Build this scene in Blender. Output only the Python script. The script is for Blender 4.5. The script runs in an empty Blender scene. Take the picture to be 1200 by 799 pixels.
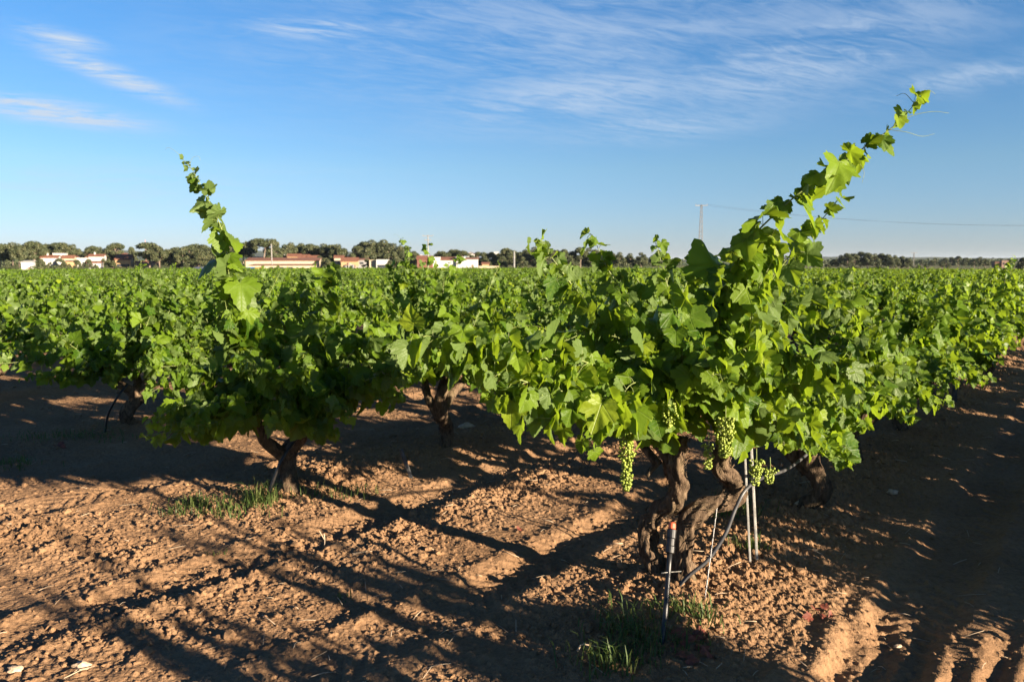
import bpy, math, random
import numpy as np
from mathutils import Vector, Matrix

rng = np.random.default_rng(11)
random.seed(5)
scene = bpy.context.scene
COL = scene.collection

# ------------------------------------------------------------------ camera, sky, sun, exposure
EYE = np.array([0.0, 0.0, 1.6])
PITCH = math.atan(94.5 / 933.0)
SUN_AZ, SUN_EL = 126.0, 12.0          # degrees, clockwise from +Y
cam = bpy.data.cameras.new("camera")
cam.lens, cam.sensor_width = 28.0, 36.0
cam.clip_start, cam.clip_end = 0.05, 60000
cam.dof.use_dof = True
cam.dof.focus_distance = 3.9
cam.dof.aperture_fstop = 5.0
camo = bpy.data.objects.new("camera", cam)
COL.objects.link(camo)
camo.location = EYE
camo.rotation_euler = (math.pi / 2 - PITCH, 0, 0)
scene.camera = camo

world = bpy.data.worlds.new("World")
scene.world = world
world.use_nodes = True


class NT:
    """a tiny helper that adds nodes and links them"""

    def __init__(s, tree):
        s.t = tree
        tree.nodes.clear()

    def n(s, kind, **kw):
        nd = s.t.nodes.new(kind)
        for k, v in kw.items():
            if k.startswith("i_"):
                key = k[2:]
                key = int(key) if key.isdigit() else key.replace("_", " ")
                s.set(nd.inputs[key], v)
            else:
                setattr(nd, k, v)
        return nd

    def set(s, sock, v):
        if hasattr(v, "is_output"):
            s.t.links.new(v, sock)
        else:
            sock.default_value = v

    def m(s, op, a, b=0.0, c=None, clamp=False):
        nd = s.t.nodes.new("ShaderNodeMath")
        nd.operation = op
        nd.use_clamp = clamp
        s.set(nd.inputs[0], a)
        s.set(nd.inputs[1], b)
        if c is not None:
            s.set(nd.inputs[2], c)
        return nd.outputs[0]

    def mix(s, f, a, b, blend="MIX"):
        nd = s.t.nodes.new("ShaderNodeMix")
        nd.data_type = "RGBA"
        nd.blend_type = blend
        s.set(nd.inputs[0], f)
        for i, v in ((6, a), (7, b)):
            if isinstance(v, tuple) and len(v) == 3:
                v = v + (1,)
            s.set(nd.inputs[i], v)
        return nd.outputs[2]

    def ramp(s, f, stops):
        nd = s.t.nodes.new("ShaderNodeValToRGB")
        s.set(nd.inputs[0], f)
        el = nd.color_ramp.elements
        while len(el) < len(stops):
            el.new(0.5)
        for e, (p, c) in zip(el, stops):
            e.position = p
            e.color = c if len(c) == 4 else tuple(c) + (1,)
        return nd.outputs[0]

    def noise(s, vec, scale, detail=4, rough=0.55, dist=0.0):
        nd = s.n("ShaderNodeTexNoise")
        if vec is not None:
            s.set(nd.inputs["Vector"], vec)
        nd.inputs["Scale"].default_value = scale
        nd.inputs["Detail"].default_value = detail
        nd.inputs["Roughness"].default_value = rough
        nd.inputs["Distortion"].default_value = dist
        return nd.outputs[0]


SKY_STRENGTH = 0.05
w = NT(world.node_tree)
sky = w.n("ShaderNodeTexSky", sky_type="NISHITA", sun_disc=False)
sky.sun_elevation = math.radians(SUN_EL)
sky.sun_rotation = math.radians(SUN_AZ)
sky.altitude = 200
sky.air_density = 1.0
sky.dust_density = 0.0
sky.ozone_density = 3.5
tc = w.n("ShaderNodeTexCoord").outputs["Generated"]
sep = w.n("ShaderNodeSeparateXYZ", i_0=tc)
az = w.m("ARCTAN2", sep.outputs[0], sep.outputs[1])
elv = w.m("ARCSINE", sep.outputs[2])
# thin cirrus: streak noise in the plane of the sky, gathered in a few banks
zz = w.m("ADD", w.m("MAXIMUM", sep.outputs[2], 0.0), 0.12)
qx = w.m("DIVIDE", sep.outputs[0], zz)
qy = w.m("DIVIDE", sep.outputs[1], zz)


def streak(angle, sx, sy, scale, seed, dist):
    ca, sa = math.cos(angle), math.sin(angle)
    a = w.m("ADD", w.m("MULTIPLY", qx, ca * sx), w.m("MULTIPLY", qy, sa * sx))
    b = w.m("ADD", w.m("MULTIPLY", qx, -sa * sy), w.m("MULTIPLY", qy, ca * sy))
    v = w.n("ShaderNodeCombineXYZ", i_0=a, i_1=b)
    v.inputs[2].default_value = seed
    return w.noise(v.outputs[0], scale, 7, 0.62, dist)


def sstep(x, a, b):
    nd = w.n("ShaderNodeMapRange", interpolation_type="SMOOTHSTEP")
    w.set(nd.inputs[0], x)
    nd.inputs[1].default_value, nd.inputs[2].default_value = a, b
    return nd.outputs[0]


st1 = streak(0.25, 0.75, 1.7, 1.7, 3.0, 1.1)
st2 = streak(0.46, 1.2, 3.6, 4.2, 9.0, 1.4)
veil = w.m("ADD", w.m("MULTIPLY", st1, 0.6), w.m("MULTIPLY", st2, 0.4))
# banks: azimuth, elevation, half widths, tilt, weight (degrees)
BANKS = [(-29.5, 9.0, 4.4, 0.62, -5, 1.7), (-26.0, 11.4, 3.8, 0.55, -17, 1.5), (-28.8, 13.3, 2.0, 0.5, -8, 1.2),
         (-13.5, 15.2, 4.0, 0.7, 2, 1.1), (-6.0, 16.2, 8, 1.6, 8, 0.4), (4.5, 11.3, 10, 2.0, 6, 0.62), (10.0, 9.2, 7.5, 1.1, 3, 0.55),
         (19.0, 13.0, 11, 2.6, 10, 0.62), (29.0, 11.0, 6, 0.9, 7, 0.5), (8.0, 17.0, 16, 3.0, 5, 0.42), (-27.0, 4.6, 9, 1.3, 0, 0.4), (-15.0, 5.6, 9, 1.0, 0, 0.14), (6.0, 15.5, 24, 5.0, 4, 0.42)]
bank = None
for a0, e0, wa, we, tilt, wt in BANKS:
    R = math.radians
    du, dv = w.m("SUBTRACT", az, R(a0)), w.m("SUBTRACT", elv, R(e0))
    ct, sn = math.cos(R(tilt)), math.sin(R(tilt))
    u = w.m("ADD", w.m("MULTIPLY", du, ct / R(wa)), w.m("MULTIPLY", dv, sn / R(wa)))
    v = w.m("ADD", w.m("MULTIPLY", du, -sn / R(we)), w.m("MULTIPLY", dv, ct / R(we)))
    g = w.m("EXPONENT", w.m("MULTIPLY", w.m("ADD", w.m("MULTIPLY", u, u), w.m("MULTIPLY", v, v)), -1.0))
    g = w.m("MULTIPLY", g, wt)
    bank = g if bank is None else w.m("MAXIMUM", bank, g)
cl = w.m("MULTIPLY", sstep(veil, 0.36, 0.66), bank, clamp=True)
cl = w.m("MULTIPLY", cl, 1.15, clamp=True)
air = w.ramp(sep.outputs[2], [(0.0, (0.55, 0.61, 0.96)), (0.11, (0.66, 0.74, 0.85)), (0.30, (0.45, 0.76, 0.97)), (0.5, (0.24, 0.40, 0.60)), (1.0, (0.20, 0.33, 0.52))])
clear = w.mix(1.0, sky.outputs[0], air, "MULTIPLY")
skyc = w.mix(cl, clear, (3.1, 3.7, 4.5))
bg = w.n("ShaderNodeBackground", i_0=skyc, i_1=SKY_STRENGTH)
w.t.links.new(bg.outputs[0], w.n("ShaderNodeOutputWorld").inputs[0])

sun = bpy.data.lights.new("sun", "SUN")
sun.energy = 5.0
sun.angle = math.radians(0.53)
sun.color = (1.0, 0.83, 0.62)
suno = bpy.data.objects.new("sun", sun)
COL.objects.link(suno)
sa, se = math.radians(SUN_AZ), math.radians(SUN_EL)
SUN_DIR = np.array([math.sin(sa) * math.cos(se), math.cos(sa) * math.cos(se), math.sin(se)])
suno.rotation_euler = Vector(SUN_DIR).to_track_quat("Z", "Y").to_euler()

scene.view_settings.view_transform = "Standard"
scene.view_settings.look = "None"
scene.view_settings.exposure = 1.95
scene.view_settings.gamma = 1.0
scene.render.engine = "CYCLES"
scene.cycles.max_bounces = 8
scene.cycles.transmission_bounces = 6
scene.cycles.use_denoising = True


# ------------------------------------------------------------------ helpers
def nrm(v):
    v = np.asarray(v, float)
    return v / (np.linalg.norm(v) + 1e-9)


def ray(px, py):
    x, y = (px - 600) / 933.0, (399.5 - py) / 933.0
    c, s = math.cos(PITCH), math.sin(PITCH)
    return np.array([x, c + y * s, -s + y * c])


def at(px, py, Y):
    d = ray(px, py)
    return EYE + d * (Y / d[1])


def sm(x, a, b):
    t = np.clip((x - a) / (b - a), 0, 1)
    return t * t * (3 - 2 * t)


def _hash(ix, iy, seed):
    n = (ix.astype(np.int64) * 374761393 + iy.astype(np.int64) * 668265263 + seed * 1274126177) & 0xFFFFFFFF
    n = ((n ^ (n >> 13)) * 1274126177) & 0xFFFFFFFF
    return ((n ^ (n >> 16)) & 0xFFFFFF) / float(0xFFFFFF)


def vnoise(x, y, seed=0):
    ix, iy = np.floor(x), np.floor(y)
    fx, fy = x - ix, y - iy
    fx, fy = fx * fx * (3 - 2 * fx), fy * fy * (3 - 2 * fy)
    a, b = _hash(ix, iy, seed), _hash(ix + 1, iy, seed)
    c, d = _hash(ix, iy + 1, seed), _hash(ix + 1, iy + 1, seed)
    return (a * (1 - fx) + b * fx) * (1 - fy) + (c * (1 - fx) + d * fx) * fy


def fbm(x, y, o=4, seed=0):
    s, a, t = 0, 0.5, 0
    for k in range(o):
        s = s + a * vnoise(x, y, seed + k * 17)
        t += a
        a *= 0.5
        x, y = x * 2.03 + 5.1, y * 2.03 - 3.7
    return s / t


def cells(x, y, seed=0):
    """distance to the nearest jittered point, and that cell's own random number"""
    ix, iy = np.floor(x), np.floor(y)
    best = np.full(x.shape, 9.0)
    hid = np.zeros(x.shape)
    for dx in (-1, 0, 1):
        for dy in (-1, 0, 1):
            cx, cy = ix + dx, iy + dy
            d = np.hypot(cx + _hash(cx, cy, seed) - x, cy + _hash(cx, cy, seed + 5) - y)
            hid = np.where(d < best, _hash(cx, cy, seed + 9), hid)
            best = np.minimum(best, d)
    return best, hid


def mesh_obj(name, V, faces, mats, parent=None, smooth=True, midx=None, floats=None, uv=None, loc=None):
    """links ONE mesh object; faces: list of (n,3) / (n,4) index arrays"""
    me = bpy.data.meshes.new(name)
    V = np.asarray(V, np.float32)
    faces = [np.asarray(f, np.int32) for f in faces if len(f)]
    loops = np.concatenate([f.ravel() for f in faces])
    tot = np.concatenate([np.full(len(f), f.shape[1], np.int32) for f in faces])
    start = np.concatenate([[0], np.cumsum(tot)[:-1]]).astype(np.int32)
    me.vertices.add(len(V))
    me.vertices.foreach_set("co", V.ravel())
    me.loops.add(len(loops))
    me.loops.foreach_set("vertex_index", loops)
    me.polygons.add(len(tot))
    me.polygons.foreach_set("loop_start", start)
    me.polygons.foreach_set("loop_total", tot)
    me.polygons.foreach_set("use_smooth", np.full(len(tot), bool(smooth)))
    for m in (mats if isinstance(mats, (list, tuple)) else [mats]):
        me.materials.append(m)
    if midx is not None:
        me.polygons.foreach_set("material_index", np.asarray(midx, np.int32))
    for k, v in (floats or {}).items():
        a = me.attributes.new(k, "FLOAT" if np.ndim(v) == 1 else "FLOAT_VECTOR", "POINT")
        a.data.foreach_set("value" if np.ndim(v) == 1 else "vector", np.asarray(v, np.float32).ravel())
    me.update(calc_edges=True)
    me.validate()
    o = bpy.data.objects.new(name, me)
    COL.objects.link(o)
    if parent is not None:
        o.parent = parent
    if loc is not None:
        o.location = loc
    return o


def tag(o, label=None, cat=None, group=None, kind=None):
    for k, v in (("label", label), ("category", cat), ("group", group), ("kind", kind)):
        if v:
            o[k] = v
    return o


def empty(name, loc, label=None, cat=None, group=None, rz=0.0):
    o = bpy.data.objects.new(name, None)
    o.empty_display_size = 0.2
    COL.objects.link(o)
    o.location = loc
    o.rotation_euler = (0, 0, rz)
    return tag(o, label, cat, group)


def copy_tree(o, parent=None):
    c = o.copy()
    COL.objects.link(c)
    if parent is not None:
        c.parent = parent
    for ch in o.children:
        copy_tree(ch, c)
    return c


class MB:
    """collects shapes into one mesh"""

    def __init__(s):
        s.V, s.T, s.Q, s.tm, s.qm, s.n = [], [], [], [], [], 0

    def add(s, V, T=None, Q=None, mat=0):
        V = np.asarray(V, float)
        s.V.append(V)
        if T is not None and len(T):
            s.T.append(np.asarray(T) + s.n)
            s.tm.append(np.full(len(T), mat))
        if Q is not None and len(Q):
            s.Q.append(np.asarray(Q) + s.n)
            s.qm.append(np.full(len(Q), mat))
        s.n += len(V)

    def box(s, lo, hi, mat=0, rz=0.0, o=(0, 0, 0)):
        x0, y0, z0 = lo
        x1, y1, z1 = hi
        V = np.array([[x0, y0, z0], [x1, y0, z0], [x1, y1, z0], [x0, y1, z0], [x0, y0, z1], [x1, y0, z1], [x1, y1, z1], [x0, y1, z1]], float)
        s.add(V, Q=[[3, 2, 1, 0], [4, 5, 6, 7], [0, 1, 5, 4], [1, 2, 6, 5], [2, 3, 7, 6], [3, 0, 4, 7]], mat=mat)

    def tube(s, pts, rad, k=8, mat=0, bump=0.0, seed=0, cap=True, lump=9.0):
        P = np.asarray(pts, float)
        n = len(P)
        R = np.full(n, rad, float) if np.ndim(rad) == 0 else np.asarray(rad, float)
        T = np.gradient(P, axis=0)
        T /= np.linalg.norm(T, axis=1)[:, None] + 1e-9
        ref = np.array([0, 0, 1.0]) if abs(T[0, 2]) < 0.9 else np.array([1.0, 0, 0])
        A = np.zeros_like(P)
        a = nrm(np.cross(T[0], ref))
        for i in range(n):
            a = nrm(a - T[i] * np.dot(a, T[i]))
            A[i] = a
        B = np.cross(T, A)
        th = np.arange(k) * 2 * math.pi / k
        rr = np.repeat(R[:, None], k, 1)
        if bump > 0.3 and k > 13:
            LL = np.concatenate([[0], np.cumsum(np.linalg.norm(np.diff(P, axis=0), axis=1))])[:, None]
            t2 = th[None, :] + LL * 5
            knob = fbm(np.cos(t2) * 2.1 + 17 + seed, np.sin(t2) * 2.1 + LL * 16, 2, seed + 40)
            fine = np.abs(fbm(np.cos(t2) * 6 + 60, np.sin(t2) * 6 + LL * 38, 3, seed + 60) - 0.5)
            rr = rr * (1 + 0.9 * np.clip(knob - 0.52, -0.2, 0.4) - 0.75 * np.clip(0.11 - fine, 0, 1))
        if bump:
            L = np.concatenate([[0], np.cumsum(np.linalg.norm(np.diff(P, axis=0), axis=1))])
            tw = th[None, :] + L[:, None] * 2.2
            f = fbm(np.cos(tw) * 1.6 + 40 + seed, L[:, None] * lump + np.sin(tw) * 1.6, 3, seed)
            g = np.abs(vnoise((np.cos(tw) * 2.6 + 9), (L[:, None] * 4 + np.sin(tw) * 2.6 + 31), seed + 3) - 0.5)
            rr = rr * (1 + bump * (f - 0.5) * 2.2 - bump * 0.5 * (0.5 - g))
        V = P[:, None, :] + rr[..., None] * (np.cos(th)[None, :, None] * A[:, None, :] + np.sin(th)[None, :, None] * B[:, None, :])
        V = V.reshape(-1, 3)
        i, j = np.meshgrid(np.arange(n - 1), np.arange(k), indexing="ij")
        a0, b0 = i * k + j, i * k + (j + 1) % k
        Q = np.stack([a0, b0, b0 + k, a0 + k], -1).reshape(-1, 4)
        if cap:
            V = np.vstack([V, P[0], P[-1]])
            c0, c1 = n * k, n * k + 1
            jj = np.arange(k)
            T3 = np.vstack([np.stack([np.full(k, c0), (jj + 1) % k, jj], -1), np.stack([np.full(k, c1), (n - 1) * k + jj, (n - 1) * k + (jj + 1) % k], -1)])
            s.add(V, T3, Q, mat)
        else:
            s.add(V, None, Q, mat)

    def strips(s, pts, rad, count, r, mat=0):
        """shaggy strips of bark peeling off along a limb"""
        P = np.asarray(pts, float)
        n = len(P)
        T = np.gradient(P, axis=0)
        T /= np.linalg.norm(T, axis=1)[:, None]
        A = np.cross(T, [0.31, 0.2, 0.93])
        A /= np.linalg.norm(A, axis=1)[:, None]
        B = np.cross(T, A)
        for _ in range(count):
            i0 = r.uniform(0, n - 2)
            ln = r.uniform(0.02, 0.07)
            th = r.uniform(0, 6.28)
            w_ = r.uniform(0.0015, 0.0045)
            V = []
            seg = np.linalg.norm(P[1] - P[0])
            for q in range(5):
                u = min(i0 + q / 4 * ln / seg, n - 1.001)
                i = int(u)
                c = P[i] * (1 - u + i) + P[i + 1] * (u - i)
                ph = th + q * 0.06
                d = math.cos(ph) * A[i] + math.sin(ph) * B[i]
                tg = np.cross(T[i], d)
                rr = rad[i] * 1.0 + 0.002 + 0.006 * abs(q - 2) / 2 * r.random()
                ww = w_ * (1 - 0.6 * abs(q - 2) / 2)
                V += [c + d * rr - tg * ww, c + d * (rr + 0.0015) + tg * ww]
            s.add(V, Q=[[2 * q, 2 * q + 1, 2 * q + 3, 2 * q + 2] for q in range(4)], mat=mat)

    def build(s, name, mats, parent=None, smooth=True, floats=None, loc=None):
        T = np.concatenate(s.T) if s.T else np.zeros((0, 3), int)
        Q = np.concatenate(s.Q) if s.Q else np.zeros((0, 4), int)
        mi = np.concatenate(s.tm + s.qm) if (s.tm or s.qm) else None
        return mesh_obj(name, np.concatenate(s.V), [T, Q], mats, parent, smooth, mi, floats, loc=loc)


def spline(pts, n):
    """Catmull-Rom through pts, n samples"""
    P = np.asarray(pts, float)
    if len(P) == 2:
        t = np.linspace(0, 1, n)[:, None]
        return P[0] * (1 - t) + P[1] * t
    Q = np.vstack([2 * P[0] - P[1], P, 2 * P[-1] - P[-2]])
    out = []
    for u in np.linspace(0, len(P) - 1 - 1e-6, n):
        i = int(u)
        t = u - i
        a, b, c, d = Q[i], Q[i + 1], Q[i + 2], Q[i + 3]
        out.append(0.5 * ((2 * b) + (c - a) * t + (2 * a - 5 * b + 4 * c - d) * t * t + (3 * b - 3 * c + d - a) * t ** 3))
    return np.array(out)


# ------------------------------------------------------------------ materials
def material(name):
    m = bpy.data.materials.new(name)
    m.use_nodes = True
    t = NT(m.node_tree)
    out = t.n("ShaderNodeOutputMaterial")
    return m, t, out


def plain(name, col, rough=0.6, metal=0.0, var=0.12, scale=8.0, bump=0.0, spec=0.5):
    m, t, out = material(name)
    pos = t.n("ShaderNodeTexCoord").outputs["Object"]
    nz = t.noise(pos, scale, 5)
    lo = tuple(max(0, c * (1 - var * 2)) for c in col)
    hi = tuple(min(1, c * (1 + var * 1.6)) for c in col)
    c = t.ramp(nz, [(0.3, lo), (0.7, hi)])
    b = t.n("ShaderNodeBsdfPrincipled", i_0=c)
    b.inputs["Roughness"].default_value = rough
    b.inputs["Metallic"].default_value = metal
    b.inputs["Specular IOR Level"].default_value = spec
    if bump:
        bn = t.n("ShaderNodeBump")
        bn.inputs["Strength"].default_value = bump
        bn.inputs["Distance"].default_value = 0.01
        t.set(bn.inputs["Height"], t.noise(pos, scale * 5, 4))
        t.set(b.inputs["Normal"], bn.outputs[0])
    t.t.links.new(b.outputs[0], out.inputs[0])
    return m


def leaf_material(name, dark, light, under, trans, veins=True, tmix=0.36):
    m, t, out = material(name)
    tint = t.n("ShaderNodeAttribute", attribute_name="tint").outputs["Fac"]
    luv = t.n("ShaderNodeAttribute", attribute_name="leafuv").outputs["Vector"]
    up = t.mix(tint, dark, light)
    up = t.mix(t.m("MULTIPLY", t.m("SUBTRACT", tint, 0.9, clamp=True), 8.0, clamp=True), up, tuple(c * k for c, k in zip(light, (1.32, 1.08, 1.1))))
    s = t.n("ShaderNodeSeparateXYZ", i_0=luv)
    pos = t.n("ShaderNodeTexCoord").outputs["Object"]
    blot = t.noise(pos, 60, 3)
    up = t.mix(t.m("MULTIPLY", t.m("SUBTRACT", blot, 0.42, clamp=True), 1.1), up, light)
    hgt = None
    if veins:
        ax = t.m("ABSOLUTE", s.outputs[0])
        ang = t.m("ARCTAN2", ax, s.outputs[1])
        rad = t.m("SQRT", t.m("ADD", t.m("MULTIPLY", ax, ax), t.m("MULTIPLY", s.outputs[1], s.outputs[1])))
        d = None
        for va in (0.0, 0.86, 1.75):
            k = t.m("MULTIPLY", t.m("ABSOLUTE", t.m("SUBTRACT", ang, va)), rad)
            d = k if d is None else t.m("MINIMUM", d, k)
        # side veins
        sv = t.m("PINGPONG", t.m("ADD", s.outputs[1], t.m("MULTIPLY", ax, -0.75)), 0.07)
        d2 = t.m("ADD", t.m("MULTIPLY", sv, 0.8), 0.016)
        d = t.m("MINIMUM", d, d2)
        line = t.m("SUBTRACT", 1.0, t.m("DIVIDE", d, 0.026), clamp=True)
        up = t.mix(t.m("MULTIPLY", line, 0.32), up, (0.20, 0.27, 0.07))
        hgt = t.m("ADD", t.m("MULTIPLY", line, -0.6), t.m("MULTIPLY", t.noise(luv, 9, 3), 0.8))
    geo = t.n("ShaderNodeNewGeometry")
    col = t.mix(geo.outputs["Backfacing"], up, under)
    b = t.n("ShaderNodeBsdfPrincipled", i_0=col)
    b.inputs["Roughness"].default_value = 0.44
    b.inputs["Specular IOR Level"].default_value = 0.22
    if hgt is not None:
        bn = t.n("ShaderNodeBump")
        bn.inputs["Strength"].default_value = 0.5
        bn.inputs["Distance"].default_value = 0.006
        t.set(bn.inputs["Height"], hgt)
        t.set(b.inputs["Normal"], bn.outputs[0])
    tr = t.n("ShaderNodeBsdfTranslucent", i_0=t.mix(tint, tuple(c * 0.75 for c in trans), tuple(min(1, c * 1.35) for c in trans)))
    mx = t.n("ShaderNodeMixShader", i_0=tmix)
    t.t.links.new(b.outputs[0], mx.inputs[1])
    t.t.links.new(tr.outputs[0], mx.inputs[2])
    t.t.links.new(mx.outputs[0], out.inputs[0])
    return m


M_LEAF = leaf_material("vine_leaf", (0.028, 0.076, 0.006), (0.145, 0.225, 0.014), (0.105, 0.16, 0.042), (0.25, 0.36, 0.018), tmix=0.40)
M_LEAF_FAR = leaf_material("vine_leaf_plain", (0.030, 0.080, 0.006), (0.152, 0.232, 0.015), (0.105, 0.16, 0.042), (0.25, 0.36, 0.018), veins=False, tmix=0.38)
M_STEM = plain("green_shoot", (0.17, 0.21, 0.055), 0.5, var=0.25, scale=14)
M_BERRY = plain("young_grape", (0.20, 0.255, 0.03), 0.38, var=0.2, scale=40)
M_GRASS = leaf_material("grass_blade", (0.035, 0.075, 0.016), (0.19, 0.20, 0.075), (0.07, 0.11, 0.03), (0.12, 0.18, 0.03), veins=False, tmix=0.3)
M_PINE = leaf_material("pine_needles", (0.040, 0.058, 0.026), (0.125, 0.130, 0.062), (0.06, 0.075, 0.036), (0.06, 0.09, 0.03), veins=False, tmix=0.15)
M_TRUNK_FAR = plain("pine_bark", (0.20, 0.15, 0.115), 0.9, var=0.2, scale=0.8)


def bark():
    m, t, out = material("old_vine_bark")
    pos = t.n("ShaderNodeTexCoord").outputs["Object"]
    mp = t.n("ShaderNodeMapping", i_0=pos)
    mp.inputs["Scale"].default_value = (1, 1, 0.35)
    n1 = t.noise(mp.outputs[0], 46, 6, 0.65, 0.6)
    n2 = t.noise(pos, 9, 4)
    c = t.ramp(n1, [(0.32, (0.028, 0.018, 0.012)), (0.55, (0.125, 0.084, 0.053)), (0.78, (0.26, 0.185, 0.118))])
    c = t.mix(t.m("MULTIPLY", t.m("SUBTRACT", n2, 0.5, clamp=True), 1.6), c, (0.15, 0.125, 0.06))
    b = t.n("ShaderNodeBsdfPrincipled", i_0=c)
    b.inputs["Roughness"].default_value = 0.92
    b.inputs["Specular IOR Level"].default_value = 0.2
    bn = t.n("ShaderNodeBump")
    bn.inputs["Strength"].default_value = 1.0
    bn.inputs["Distance"].default_value = 0.018
    t.set(bn.inputs["Height"], n1)
    t.set(b.inputs["Normal"], bn.outputs[0])
    t.t.links.new(b.outputs[0], out.inputs[0])
    return m


M_BARK = bark()


def soil(name, use_zone):
    m, t, out = material(name)
    pos = t.n("ShaderNodeNewGeometry").outputs["Position"]
    n1 = t.noise(pos, 1.3, 5)
    n2 = t.noise(pos, 34, 6, 0.65)
    n3 = t.noise(pos, 160, 3)
    c = t.ramp(n1, [(0.3, (0.212, 0.124, 0.066)), (0.55, (0.264, 0.158, 0.086)), (0.75, (0.316, 0.196, 0.110))])
    c = t.mix(t.m("MULTIPLY", t.m("SUBTRACT", 0.55, n2, clamp=True), 2.2), c, (0.125, 0.070, 0.034))
    c = t.mix(t.m("MULTIPLY", t.m("SUBTRACT", n3, 0.56, clamp=True), 3.0), c, (0.40, 0.235, 0.13))
    if use_zone:
        zone = t.n("ShaderNodeAttribute", attribute_name="zone").outputs["Color"]
        zf = t.n("ShaderNodeAttribute", attribute_name="zonefac").outputs["Fac"]
        c = t.mix(zf, c, zone)
    b = t.n("ShaderNodeBsdfPrincipled", i_0=c)
    b.inputs["Roughness"].default_value = 0.95
    b.inputs["Specular IOR Level"].default_value = 0.12
    bn = t.n("ShaderNodeBump")
    bn.inputs["Strength"].default_value = 0.9
    bn.inputs["Distance"].default_value = 0.012
    t.set(bn.inputs["Height"], t.m("ADD", t.m("MULTIPLY", n2, 0.8), t.m("MULTIPLY", n3, 0.35)))
    t.set(b.inputs["Normal"], bn.outputs[0])
    t.t.links.new(b.outputs[0], out.inputs[0])
    return m


M_SOIL = soil("red_soil", True)
M_CLOD = soil("soil_clod", False)

# ------------------------------------------------------------------ vineyard layout
V1 = np.array([0.86, 3.76])
D1 = nrm([0.616, 0.788])                    # along the rows
D2 = np.array([-D1[1], D1[0]])              # from row to row, away from the track
ROW, GAP = 2.93, 1.5


def uw(x, y):
    dx, dy = x - V1[0], y - V1[1]
    return dx * D2[0] + dy * D2[1], dx * D1[0] + dy * D1[1]


def slope(x, y):
    d = np.hypot(x, y)
    return -4.2 * sm(d, 15, 480)


def clod_mask(x, y):
    """where the soil is broken into clods, 0 to 1"""
    u, v = uw(x, y)
    m = np.exp(-(u / 0.50) ** 2) * sm(v, -1.9, -0.2) * 0.9
    m = np.maximum(m, np.exp(-((u - ROW) / 0.6) ** 2) * sm(v, -1.8, -0.3) * 0.9)
    m = np.maximum(m, np.exp(-((u - 2 * ROW) / 0.5) ** 2) * 0.6)
    m = np.maximum(m, np.exp(-((u - 1.75) / 0.33) ** 2) * sm(v, -2.6, -1.6) * 0.8)
    m = np.maximum(m, np.exp(-((v + 1.15 + 0.16 * u) / 0.30) ** 2) * sm(u, 2.0, 2.6) * 0.8)
    return np.clip(m * (0.35 + 1.2 * fbm(x * 1.7, y * 1.7, 3, 71)), 0, 1)


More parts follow.
